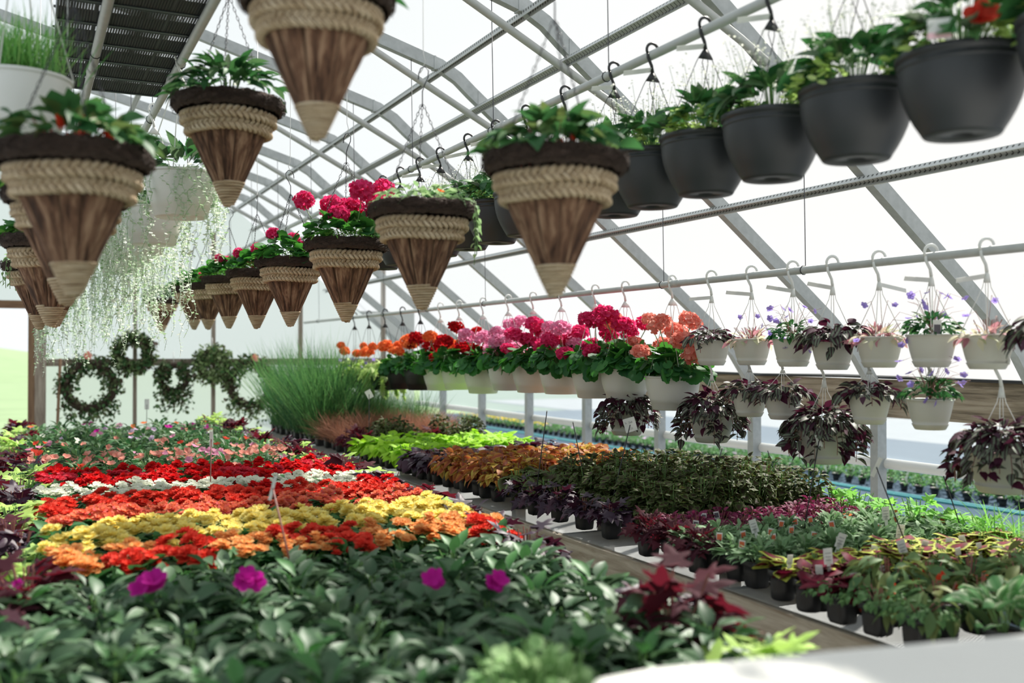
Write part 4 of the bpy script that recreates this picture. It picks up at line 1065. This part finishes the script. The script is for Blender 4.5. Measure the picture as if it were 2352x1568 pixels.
# ------------------------------------------------------------------ WREATHS on the far wall
def wreath(px, py, Rm, rt, name, mats, label, gap=None, fl=None, drape=0):
    y = YB - .22; d = None
    t = (px - 1176) / FPX; X = y * (t * cs + sn) / (cs - t * sn); d = dep(X, y); z = zat(py, d); r = random.Random(px)
    e = empty('hanging_wreath', (X, y, z), label, 'wreath', 'wreaths on the far wall')
    g = G(); n = 1500
    for k in range(n):
        a = r.random() * 6.283
        if gap and gap[0] < a < gap[1]: continue
        q = r.random() * 6.283; rr = rt * 1.15 * math.sqrt(r.random())
        p = ((Rm + rr * math.cos(q)) * math.cos(a), rr * math.sin(q) * .7, (Rm + rr * math.cos(q)) * math.sin(a) - (drape * rr * r.random() if math.sin(a) < -.3 else 0))
        g.put(T_oval if k % 3 else T_disc, MAT(p, r.random() * 6.28, r.uniform(-1.3, 1.3), r.uniform(-1, 1), r.uniform(.03, .06)), 0 if r.random() < .7 else 1)
    inst('foliage', g.mesh('foliage', mats), e)
    g = G(); g.tube([(Rm * math.cos(a), .02, Rm * math.sin(a)) for a in [6.283 * k / 40 for k in range(40)]], rt * .45, 8, closed=True); inst('moss_ring', g.mesh('moss_ring', M['coir']), e)
    g = G(); g.tube([(0, .02, Rm), (0, .08, Rm + rt + .08)], .004, 5); inst('hanging_loop', g.mesh('hanging_loop', M['wirew']), e)
    if fl:
        for (fx, fz, s, key) in fl: inst('flower', FL[key][0], e, (fx, -rt * .8, fz), s=s, rot=(R(80), 0, 0))
wreath(207, 887, .262, .115, 'w', [M['L_wreath'], M['L_wreath']], 'large dark green wreath with a pink bloom above it', fl=[(-.03, .36, 1.5, 'i_salm')], drape=1.5)
wreath(307, 811, .185, .075, 'w', [M['L_wreath'], M['L_wpale']], 'small round wreath hung higher than the rest')
wreath(400, 868, .155, .085, 'w', [M['L_wreath'], M['L_wreath']], 'small dark wreath, open at its top, with a trailing foot', gap=(1.2, 1.9), drape=3)
wreath(490, 838, .165, .095, 'w', [M['L_wpale'], M['L_wreath']], 'pale green round wreath with a tight centre')
wreath(578, 882, .262, .105, 'w', [M['L_wreath'], M['L_wpale']], 'large wreath with a pale tuft and salmon bloom, nearest the grasses', fl=[(.02, .33, 1.5, 'i_salm')], drape=2)
g = G(); g.tube([(0, 0, 0), (.06, .25, 1.52)], .017, 10); t = (127 - 1176) / FPX; X = 12.55 * (t * cs + sn) / (cs - t * sn)
tag(inst('wooden_handle', g.mesh('wooden_handle', M['brownpost']), None, (X, 12.55, 0)), 'pale wooden pole leaning against the far wall beside the doorway', 'pole')

# ------------------------------------------------------------------ BENCH PLANTS
def fmesh(key, T, n, Rr, H, zb, size, mats, out=(65, -15), jit=.55, k=3, st=8, fill=.55, T2=None, n2=0, sz2=None, m2=0):
    def fn(g, r):
        dome(g, T, n, Rr, H, zb, size, 0, out, jit, r, fill)
        if T2 is not None: dome(g, T2, n2, Rr, H * 1.05, zb, sz2 or size, m2, out, jit, r, fill)
        stems(g, st, Rr * .8, H, zb, .0022, 1, r)
    return variants(key, fn, mats, k)
ph = .125
FO = {
 'imp': fmesh('foliage', T_oval, 84, .140, .115, ph - .03, .074, [M['L_imp'], M['stemg']], (60, -25), .5, 4, T2=T_lance, n2=30, sz2=.082),
 'impf': fmesh('foliage', T_lance, 62, .125, .13, ph - .03, .068, [M['L_impl'], M['stemg']], (60, -20), .55, 3),
 'beg': fmesh('foliage', T_wide, 50, .12, .10, ph - .03, .072, [M['L_beg'], M['stemg']], (50, -25), .5, 3),
 'lime': fmesh('foliage', T_heart, 42, .12, .12, .085, .075, [M['L_lime'], M['stemg']], (40, -45), .5, 3),
 'limep': fmesh('foliage', T_maple, 26, .13, .12, .085, .085, [M['L_limep'], M['stemg']], (45, -35), .5, 3),
 'blk': fmesh('foliage', T_heart, 40, .12, .12, .08, .075, [M['L_blk'], M['stemr']], (40, -45), .5, 3),
 'bstar': fmesh('foliage', T_maple, 46, .12, .14, .08, .072, [M['L_blk'], M['stemr']], (55, -40), .6, 3),
 'bur': fmesh('foliage', T_maple, 46, .13, .16, .08, .072, [M['L_bur'], M['stemr']], (60, -35), .6, 3),
 'rust': fmesh('foliage', T_wide, 60, .10, .15, .08, .065, [M['L_rust'], M['stemr'], M['L_amb']], (50, -35), .5, 3, T2=T_wide, n2=16, m2=2),
 'amb': fmesh('foliage', T_wide, 50, .10, .15, .08, .062, [M['L_amb'], M['stemr'], M['L_rust']], (50, -35), .5, 3, T2=T_wide, n2=22, m2=2),
 'heart': fmesh('foliage', T_heart, 260, .12, .235, .08, .034, [M['L_heart'], M['stemg']], (40, -35), .6, 3, st=5, fill=.8),
 'rex': fmesh('foliage', T_heart, 26, .11, .11, .08, .085, [M['L_heart'], M['stemg']], (35, -35), .5, 2),
 'edge': fmesh('foliage', T_heart, 20, .064, .05, .10, .068, [M['L_edge'], M['stemg']], (22, -8), .35, 3, st=4),
 'red': fmesh('foliage', T_heart, 18, .075, .06, .095, .07, [M['L_red'], M['stemr']], (25, -15), .5, 2, st=4),
 'mag': fmesh('foliage', T_oval, 120, .095, .10, .07, .030, [M['L_mag'], M['stemr']], (55, -20), .6, 2),
 'gaz': fmesh('foliage', T_spoon, 120, .062, .055, .085, .052, [M['L_gaz'], M['stemg']], (70, 15), .6, 3),
 'bol': fmesh('foliage', T_lance, 110, .15, .12, .09, .080, [M['L_bol'], M['stemr']], (20, -50), .6, 3, st=8),
 'creep': fmesh('foliage', T_oval, 150, .11, .05, .10, .024, [M['L_small'], M['stemr']], (40, -50), .7, 2),
 'varg': fmesh('foliage', T_wide, 30, .11, .11, .08, .08, [M['L_var'], M['stemg']], (75, 10), .5, 2),
 'herb': fmesh('foliage', T_disc, 620, .14, .19, .10, .020, [M['L_fern'], M['stemg']], (60, -30), .9, 1, st=50),
 'feather': fmesh('foliage', T_maple, 60, .14, .14, .06, .045, [M['L_bright'], M['stemg']], (50, -30), .6, 2),
 'out': fmesh('foliage', T_oval, 34, .085, .10, .06, .045, [M['L_out'], M['stemg']], (60, -20), .6, 3, st=3),
}
def clump(name, T, n, h, spread, mats, k=2, wob=(55, 88), wid=1.0):
    return variants(name, lambda g, r: [g.put(T, MAT((r.gauss(0, .035), r.gauss(0, .035), .08), r.random() * 6.28, R(r.uniform(*wob)), r.uniform(-1, 1), (h * wid, h * r.uniform(.55, 1.05), h))) for _ in range(n)] and None, mats, k)
FO['tall'] = clump('foliage', T_bladeu, 120, .80, .1, M['L_gdark'], 4, (50, 92), .22)
FO['tallb'] = clump('foliage', T_bladeu, 110, .98, .1, M['L_grass'], 3, (50, 92), .24)
FO['brown'] = clump('foliage', T_blade, 190, .34, .1, M['L_brown'], 3, (35, 88), .5)
FO['wisp'] = clump('foliage', T_blade, 40, .16, .1, M['L_bright'], 1, (35, 88), 1.1)

def tagmesh(picmat, h=.055):
    g = G(); g.box((0, 0, h * .5), (.016, .0012, h)); g.box((0, 0, h + .010), (.024, .0012, .034)); g.box((0, -.0011, h + .010), (.018, .0008, .022), 1)
    return g.mesh('plant_tag', [M['paper'], picmat], False)
TAGO, TAGD, TAGW = tagmesh(M['tagpic']), tagmesh(M['tagdark']), tagmesh(M['paper'])
def plant(name, x, y, fol, pot, label, cat='plant', group=None, flowers=None, nf=0, rad=.09, hz=(.2, .26), fs=1.0, s=1.0, tagm=None, fname='flower', z=BZ, rnd=rnd, face=0.5):
    e = empty(name, (x, y, z), label, cat, group, kind='thing')
    if pot: inst('pot', POT[pot], e, rz=rnd.uniform(-.15, .15))
    inst('foliage', rnd.choice(FO[fol]), e, rz=rnd.random() * 6.28, s=(s, s, s * rnd.uniform(.88, 1.12)))
    for k in range(nf):
        a = 6.283 * (k + rnd.random() * .7) / nf; u = rad * math.sqrt(rnd.uniform(.1, 1))
        inst(fname, rnd.choice(flowers if not isinstance(flowers[0], list) else rnd.choice(flowers)), e, (u*math.cos(a), u*math.sin(a), rnd.uniform(*hz)), s=fs * rnd.uniform(.8, 1.2), rot=(rnd.uniform(-.1, .1) + face * rnd.random(), rnd.uniform(-.5, .5) * face, rnd.uniform(-.6, .2)))
    if tagm: inst('plant_tag', tagm, e, (rnd.uniform(-.03, .03), -.04, .085), rz=R(-26 + rnd.uniform(-25, 25)), rot=(R(rnd.uniform(-15, 15)), R(rnd.uniform(-18, 18)), R(-26 + rnd.uniform(-25, 25))))
    return e

# --- bench 1: rows parallel to the far wall
px1 = .205
cols1 = [1.50 - k * .19 for k in range(9)]
def brow(y, fn, jx=.02):
    for c, x in enumerate(cols1):
        fn(x + rnd.uniform(-jx, jx), y + rnd.uniform(-jx, jx), c)
# near field of New Guinea impatiens
rows = [1.58 + .195 * k for k in range(9)]
fu = {(2, 7): 2, (3, 5): 0}
for ri, y in enumerate(rows):
    for c, x in enumerate(cols1 + [-.17]):
        if x > .58 and y < 1.45: continue
        plant('impatiens', x + rnd.uniform(-.02, .02), y + rnd.uniform(-.02, .02), 'imp', 'mid', 'dark green leafy impatiens, %s from the aisle in the %s row from the counter' % (nth(c + 1), nth(ri + 1)), 'plant', 'dark green impatiens without flowers')
for i, (px, py, s, key) in enumerate(((342, 1345, 1.15, 'i_fuch'), (566, 1330, 1.0, 'i_fuch'), (992, 1335, 1.0, 'i_fuch'), (1138, 1332, 1.0, 'i_fuch'), (68, 1340, .5, 'i_fuch'))):
    d = FPX * (.72 - .12 + .02) / (py - 808); p = at(px, py, d)
    e = empty('impatiens', (p.x, p.y + .03, BZ), ['dark leafy impatiens with the largest magenta bloom', 'dark leafy impatiens with magenta bloom near the peach begonias', 'dark leafy impatiens with magenta bloom between two others like it', 'dark leafy impatiens with wide magenta bloom, nearest the aisle of those in bloom', 'dark leafy impatiens with a small magenta bud at the bench edge'][i], 'plant', 'dark green impatiens with a magenta bloom')
    inst('pot', POT['mid'], e); inst('foliage', FO['imp'][i % 4], e, rz=i)
    for k in range(3 if s > .6 else 1):
        inst('flower', FL[key][k % 2], e, (rnd.uniform(-.03, .03), -.03 + rnd.uniform(-.01, .01), p.z - BZ + rnd.uniform(-.012, .018)), s=s * .85, rot=(R(50 + rnd.uniform(-20, 20)), R(rnd.uniform(-35, 35)), R(-26)))
plant('herb', .83, 1.62, 'herb', 'mid', 'pale feathery herb standing among the nearest impatiens', 'plant', s=1.15)
# begonia rows, near to far
BEG = [('peach', 'coralred'), ('peach', 'coralred'), ('yellow', 'yellow'), ('yellow', 'yellow'), ('yellow', 'yellow'), ('coral', 'coral'), ('coral', 'coralred'), ('coralred', 'coralred'), ('coralred', 'red'), ('white', 'white'), ('white', 'white'), ('red', 'red'), ('red', 'pinkred'), ('pinkred', 'red'), ('red', 'red')]
names = dict(peach='peach', coralred='coral-red', yellow='yellow', coral='coral pink', white='white', red='red', pinkred='pink-red')
y0 = 3.42
for ri, (a, b) in enumerate(BEG):
    y = y0 + ri * .178
    for c, x in enumerate([1.60 - k * .178 for k in range(9)]):
        x -= .03
        key = a if rnd.random() < .6 else b
        sparse = c >= 8 and rnd.random() < .35
        plant('begonia', x + rnd.uniform(-.02, .02), y + rnd.uniform(-.02, .02), 'beg', 'mid', '%s begonia, %s from the aisle in the %s begonia row from the impatiens' % (names[key], nth(c + 1), nth(ri + 1)), 'plant', names[a] + ' begonias', FL['b_' + key], 1 if sparse else 6, .085, (.185, .225), 1.0, face=.5, fname='flower')
# far impatiens in bloom
yf = y0 + len(BEG) * .178 + .06
nrow = 18
for ri in range(nrow):
    y = yf + ri * .21
    for c, x in enumerate([1.50 - k * .20 for k in range(8)]):
        t = ri / nrow
        keys = ['i_salm', 'i_salm', 'i_salm', 'i_pink'] if ri in (2, 3) else ['i_salm', 'i_pink', 'i_salm', 'i_red'] if t < .5 else ['i_salm', 'i_pink', 'i_lil', 'i_white'] if t < .75 else ['i_lil', 'i_pink', 'i_or_', 'i_fuch']
        k = keys[(ri + c // 3 + rnd.randint(0, 1)) % 4]; kn = dict(i_salm='salmon', i_pink='pink', i_red='coral-red', i_lil='lilac', i_white='white', i_or_='orange', i_fuch='magenta')[k]
        n = 7 if ri in (2, 3) and rnd.random() < .85 else rnd.choice((0, 0, 1, 2))
        plant('impatiens', x + rnd.uniform(-.02, .02), y + rnd.uniform(-.02, .02), 'impf', 'mid', ('%s impatiens, %s from the aisle in the %s row beyond the red begonias' % (kn, nth(c + 1), nth(ri + 1))) if n else 'green impatiens without bloom, %s from the aisle in the %s row past red begonias' % (nth(c + 1), nth(ri + 1)), 'plant', 'flowering impatiens beyond the begonias', FL[k], n, .10, (.19, .25), .78, face=.9)
# sweet potato vines and coleus along both edges
for i in range(26):
    y = 3.3 + i * .28; k = ['bur', 'limep', 'bstar', 'limep'][i % 4] if i > 1 else 'bstar'
    nm = {'bur': 'burgundy', 'limep': 'pale lime', 'bstar': 'dark purple'}[k]
    plant('sweet_potato_vine', 1.66 + rnd.uniform(-.03, .03), y, k, 'four', '%s vine at the aisle edge of the bench, %s from near' % (nm, nth(i + 1)), 'plant', 'star-leaved vines along the aisle edge', s=1.1)
    if True:
        k2 = ['bur', 'limep', 'limep', 'bstar'][i % 4]; nm = {'bur': 'burgundy', 'limep': 'pale lime', 'bstar': 'dark purple'}[k2]
        plant('sweet_potato_vine', -.03 + rnd.uniform(-.03, .05), y, k2, 'four', '%s vine at the doorway edge of the bench, %s from near' % (nm, nth(i + 1)), 'plant', 'star-leaved vines along the doorway edge', s=1.05)
plant('sweet_potato_vine', 1.53, 2.18, 'bur', 'four', 'tall burgundy vine leaning over the aisle, above the impatiens', 'plant', s=1.2)
plant('sweet_potato_vine', 1.62, 2.34, 'bstar', 'four', 'dark purple vine right behind the tall burgundy one', 'plant', s=1.0)
plant('sweet_potato_vine', 1.60, 1.96, 'bur', 'four', 'burgundy vine at the aisle beside the nearest pale lime vine', 'plant', s=.7)
plant('sweet_potato_vine', 1.50, 1.78, 'limep', 'four', 'pale lime star-leaved vine nearest the white counter', 'plant', s=1.1)
plant('sweet_potato_vine', 1.60, 2.46, 'limep', 'four', 'pale lime vine tuft under the tall burgundy vine', 'plant', s=.7)
plant('sweet_potato_vine', -.10, 2.95, 'bur', 'four', 'burgundy vine sticking out over the peach begonias at the bench edge', 'plant', s=1.2)
plant('sweet_potato_vine', -.14, 2.1, 'bur', 'four', 'blurred burgundy vine among the nearest impatiens', 'plant', s=.9)

# --- bench 2
def zone(y0, y1, x0, x1, px_, py_, name, fol, pot, desc, group, **k):
    ny = max(1, int(round((y1 - y0) / py_))); nx = max(1, int(round((x1 - x0) / px_)))
    fo = k.pop('alt', None)
    for j in range(ny):
        for i in range(nx):
            x = x0 + (x1 - x0) * (i + .5) / nx + rnd.uniform(-.015, .015); y = y0 + (y1 - y0) * (j + .5) / ny + rnd.uniform(-.015, .015)
            kk = dict(k); f, d_ = fol, desc
            if fo and rnd.random() < fo[0]: f, d_ = fo[1], fo[2]
            if 'nf' in kk and rnd.random() < kk.pop('skip', 0): kk['nf'] = 0
            if 'tagm' in kk and rnd.random() > kk.pop('tagp', 1): kk['tagm'] = None
            kk.pop('skip', None); kk.pop('tagp', None)
            plant(name, x, y, f, pot, '%s, %s from aisle, %s row of its bed' % (d_, nth(i + 1), nth(j + 1)), 'plant', group, **kk)
zone(1.84, 2.06, 2.42, 3.55, .17, .2, 'variegated_plant', 'varg', 'four', 'green and white variegated leafy plant', 'variegated plants by the counter')
zone(2.10, 2.50, 2.42, 3.60, .19, .19, 'boliviensis_begonia', 'bol', 'mid', 'narrow-leaved drooping begonia with orange bells', 'narrow-leaved begonias on the bench', flowers=FL['bell'], nf=4, rad=.17, hz=(.10, .19), skip=.35, fs=1.35, s=.95)
for j, y in enumerate((2.16, 2.32, 2.47)): plant('creeping_plant', 2.40, y, 'creep', 'four', 'small-leaved creeping green plant at the bench edge, %s from the counter' % nth(j + 1), 'plant', 'creeping plants at the aisle edge')
zone(2.56, 2.86, 2.385, 3.62, .125, .15, 'coleus', 'edge', 'round', 'yellow-edged wine-centred coleus in a black pot', 'yellow-edged coleus', tagm=TAGW, tagp=.8, alt=(.05, 'red', 'dark wine coleus in a black pot'))
for j, (x, y) in enumerate(((2.42, 2.50), (2.55, 2.53), (2.41, 2.635))): plant('coleus', x, y, 'red', 'round', 'dark wine-red coleus at the aisle edge, %s from the creeping plants' % nth(j + 1), 'plant', 'wine-red coleus', tagm=TAGW)
zone(2.92, 3.45, 2.42, 3.64, .125, .13, 'gazania', 'gaz', 'four', 'silvery green gazania', 'gazania seedlings with tags', tagm=TAGO, tagp=.45, flowers=FL['i_or_'], nf=1, skip=.93, fs=.6, rad=.03, hz=(.14, .15))
zone(3.45, 3.75, 2.5, 3.62, .14, .15, 'alternanthera', 'mag', 'four', 'low magenta-purple bedding plant', 'magenta bedding plants', tagm=TAGD, tagp=.2)
zone(3.78, 4.85, 2.62, 3.62, .155, .155, 'small_coleus', 'heart', 'four', 'tiny-leaved green coleus with dark hearts', 'small-leaved coleus')
zone(4.85, 5.30, 2.50, 3.62, .16, .155, 'rex_begonia', 'rex', 'four', 'dark veined broad-leaved begonia', 'broad-leaved begonias')
zone(3.95, 5.2, 2.42, 2.60, .18, .25, 'sweet_potato_vine', 'bstar', 'four', 'dark purple vine in a square black pot', 'dark vines along the aisle edge', s=.78)
zone(3.2, 3.75, 2.38, 2.50, .12, .16, 'sweet_potato_vine', 'bur', 'four', 'burgundy star-leaved vine in a black pot', 'burgundy vines beside the gazanias', s=.7)
zone(5.30, 6.15, 2.44, 3.62, .15, .15, 'coleus', 'rust', 'four', 'rust-orange coleus', 'rust and amber coleus', alt=(.4, 'amb', 'amber-yellow coleus'))
zone(6.15, 6.75, 2.42, 3.62, .16, .155, 'sweet_potato_vine', 'blk', 'four', 'nearly black heart-leaved vine', 'black heart-leaved vines')
zone(6.78, 7.85, 2.42, 3.62, .165, .165, 'sweet_potato_vine', 'lime', 'four', 'bright lime heart-leaved vine', 'lime heart-leaved vines')
zone(7.88, 8.30, 2.42, 3.60, .19, .19, 'mixed_coleus', 'heart', 'four', 'small dark coleus beyond the lime vines', 'dark plants beyond the lime vines', alt=(.5, 'bur', 'burgundy leafy plant beyond the lime vines'))
zone(8.32, 9.1, 2.42, 3.62, .19, .19, 'bronze_grass', 'brown', 'four', 'bronze-brown grass tuft', 'bronze grasses')
zone(9.15, 11.2, 2.42, 2.90, .19, .2, 'tall_grass', 'tall', 'four', 'tall fine blue-green grass', 'tall grasses', alt=(.5, 'tallb', 'tall bright green grass'))
zone(9.15, 11.2, 2.92, 3.62, .19, .2, 'short_grass', 'tall', 'four', 'shorter fine green grass under the hanging pots', 'shorter grasses', alt=(.15, 'tallb', 'shorter bright grass under the hanging pots'), s=.58)
for j in range(6): plant('feathery_plant', 3.62 + rnd.uniform(-.02, .03), 2.95 + j * .17, 'feather', 'four', 'bright feathery green plant at the outer edge of the bench, %s from near' % nth(j + 1), 'plant', 'feathery green plants', s=1.05)
for j in range(4): plant('grass_tuft', 3.56, 2.45 + j * .13, 'wisp', 'four', 'thin bright grass tuft at the outer bench edge, %s from near' % nth(j + 1), 'plant', 'grass tufts at the outer edge', s=1.3)

# sign stakes
def stake(x0, px, py, px2, py2, label, card=(.05, .075), tilt=0, mat='stake', text=None, zf=BZ + .1, d=None):
    """thin rod standing on a bench, leaning from its foot pixel to its card pixel at one distance"""
    d = d or 4; a, b = at(px, py, d), at(px2, py2, d)
    a = b + (a - b) * ((b.z - BZ) / (b.z - a.z))
    e = empty('sign_stake', a, label, 'sign', 'sign stakes among the plants'); v = b - a
    g = G(); g.tube([(0, 0, 0), tuple(v)], .0028, 6); inst('rod', g.mesh('rod', M[mat]), e)
    g = G(); g.box((0, 0, 0), (card[0], .002, card[1])); c = inst('card', g.mesh('card', M['paper'], False), e, tuple(v), rot=(0, tilt, -YAW))
    if text:
        g = G()
        for (x1, z1, x2, z2) in text: g.tube([(x1, -.0016, z1), (x2, -.0016, z2)], .0007, 4)
        inst('handwriting', g.mesh('handwriting', M['ink']), c)
def wr(s, x, z, h):
    """pen strokes for a few capitals and digits"""
    A = {'Z': [(0,1,.6,1),(.6,1,0,0),(0,0,.6,0)], 'e': [(0,.3,.5,.3),(.5,.3,.3,.6),(.3,.6,0,.3),(0,.3,.4,0)], 'b': [(0,1,0,0),(0,0,.4,.1),(.4,.1,.4,.5),(.4,.5,0,.5)], 'r': [(0,0,0,.6),(0,.4,.4,.6)], 'a': [(.4,.5,0,.3),(0,.3,.3,0),(.4,.6,.4,0)], '$': [(.5,.85,.1,.7),(.1,.7,.5,.35),(.5,.35,0,.15),(.25,1,.25,0)], '2': [(0,.8,.3,1),(.3,1,.45,.7),(.45,.7,0,0),(0,0,.5,0)], '0': [(.25,1,0,.5),(0,.5,.25,0),(.25,0,.5,.5),(.5,.5,.25,1)], 'T': [(0,1,.6,1),(.3,1,.3,0)], '-': [(0,.4,.4,.4)], ' ': []}
    o = []
    for k, ch in enumerate(s):
        for (a, b, c, d) in A[ch]: o.append((x + (k * .75 + a) * h, z + b * h, x + (k * .75 + c) * h, z + d * h))
    return o
stake(0, 1420, 1090, 1447, 975, 'square white price card with pencil writing on a black rod, before a zebra plant', (.060, .070), -.28, text=wr('Tr Zeb', -.024, .008, .009) + wr('$20', -.012, -.024, .010), d=5.0)
stake(0, 1846, 1212, 1880, 1012, 'narrow white card on a black rod before the largest zebra plant', (.022, .055), -.25, d=4.3)
stake(0, 2092, 1282, 2012, 1072, 'white slanted card on a leaning black rod crossing the steel post', (.016, .080), .45, d=3.9)
stake(0, 2212, 1232, 2166, 1092, 'bare black rod leaning near the large silvery zebra plant', (.004, .004), 0, d=4.2)
stake(0, 484, 1140, 486, 1008, 'upright white card on a thin rod between red and white begonias', (.018, .075), 0, 'stemr', d=4.95)
stake(0, 337, 985, 338, 928, 'small white card on a dark rod at the far end of the flower bench', (.045, .10), 0, d=9.6)
stake(0, 670, 1300, 627, 1120, 'thin blurred rod with a pale card rising out of the nearest impatiens', (.010, .08), .25, 'stemr', d=3.2)
stake(0, 848, 960, 848, 905, 'white card leaning in the tall grass', (.05, .07), -.5, d=8.3)
for px, py, px2, py2, lab in ((1640, 1090, 1658, 1030, 'dark rod under the first large zebra plant'), (1250, 990, 1256, 945, 'dark rod rising behind the lime vines'), (1330, 1040, 1316, 970, 'dark rod near the black heart-leaved vines'), (1775, 1075, 1763, 1035, 'short dark rod beside the second steel post')):
    stake(0, px, py, px2, py2, lab, (.006, .012), 0, d=5.4)
# large white bed labels in the gazanias and coleus
for i, (px, py, d) in enumerate(((1736, 1212, 4.0), (2034, 1183, 4.1), (2063, 1225, 3.95), (1922, 1246, 3.7), (2076, 1262, 3.6), (1902, 1285, 3.4))):
    a = at(px, py + 14, d); g = G(); g.box((0, 0, -.015), (.012, .0015, .09)); g.box((0, 0, .035), (.030, .0015, .055)); 
    for q in range(3): g.box((0, -.0012, .022 + q * .012), (.020, .0006, .002), 1)
    tag(inst('bed_label', g.mesh('bed_label', [M['paper'], M['ink']], False), None, a, rot=(.1, R(-18 + 12 * (i % 4)), -YAW)), 'white plastic bed label in the tagged seedlings, %s counted from the magenta plants' % nth(i + 1), 'plant label', 'white bed labels')

# ------------------------------------------------------------------ OUTSIDE
g = G(); P = [(8.78 + .03 * math.sin(k * .9), -1 + k * .5, .016) for k in range(58)]
g.tube(P, .022, 10); g.tube([(x - .075 + .02 * math.sin(i), y, z) for i, (x, y, z) in enumerate(P)], .018, 10)
tag(inst('garden_hose', g.mesh('garden_hose', M['hose'])), 'doubled teal hose lying along the blue-grey ground cloth outside', 'hose')
n = 0
for j in range(4):
    for i in range(74):
        x = 9.10 + j * .235; y = 5.6 + i * .215
        if not (x > 0): continue
        px = 57 + FPX / cs * x / dep(x, y)
        if px < 1040: fl_, nf = [FL['yel2'], FL['vio']], 3
        fl_, nf = ([FL['yel2'], FL['vio'], FL['yel2']], 4) if px < 1260 else ([FL['i_lil']], 1 if rnd.random() < .25 else 0)
        plant('bedding_plant', x, y, 'out', 'small', 'small bedding plant in a black pot beyond the hose, %s along in %s row' % (nth(i + 1), nth(j + 1)), 'plant', 'potted bedding plants outside', flowers=fl_, nf=nf, rad=.07, hz=(.15, .19), s=1.15, z=.008, tagm=TAGW if (j + i) % 2 else None)
        n += 1
for i in range(5):
    plant('bedding_plant', -.9 + .2 * i, 15.2 + .2 * (i % 2), 'out', 'mid', 'blurred potted plant standing outside the doorway, %s from the door post' % nth(5 - i), 'plant', 'plants outside the doorway', s=1.6, z=-.07)
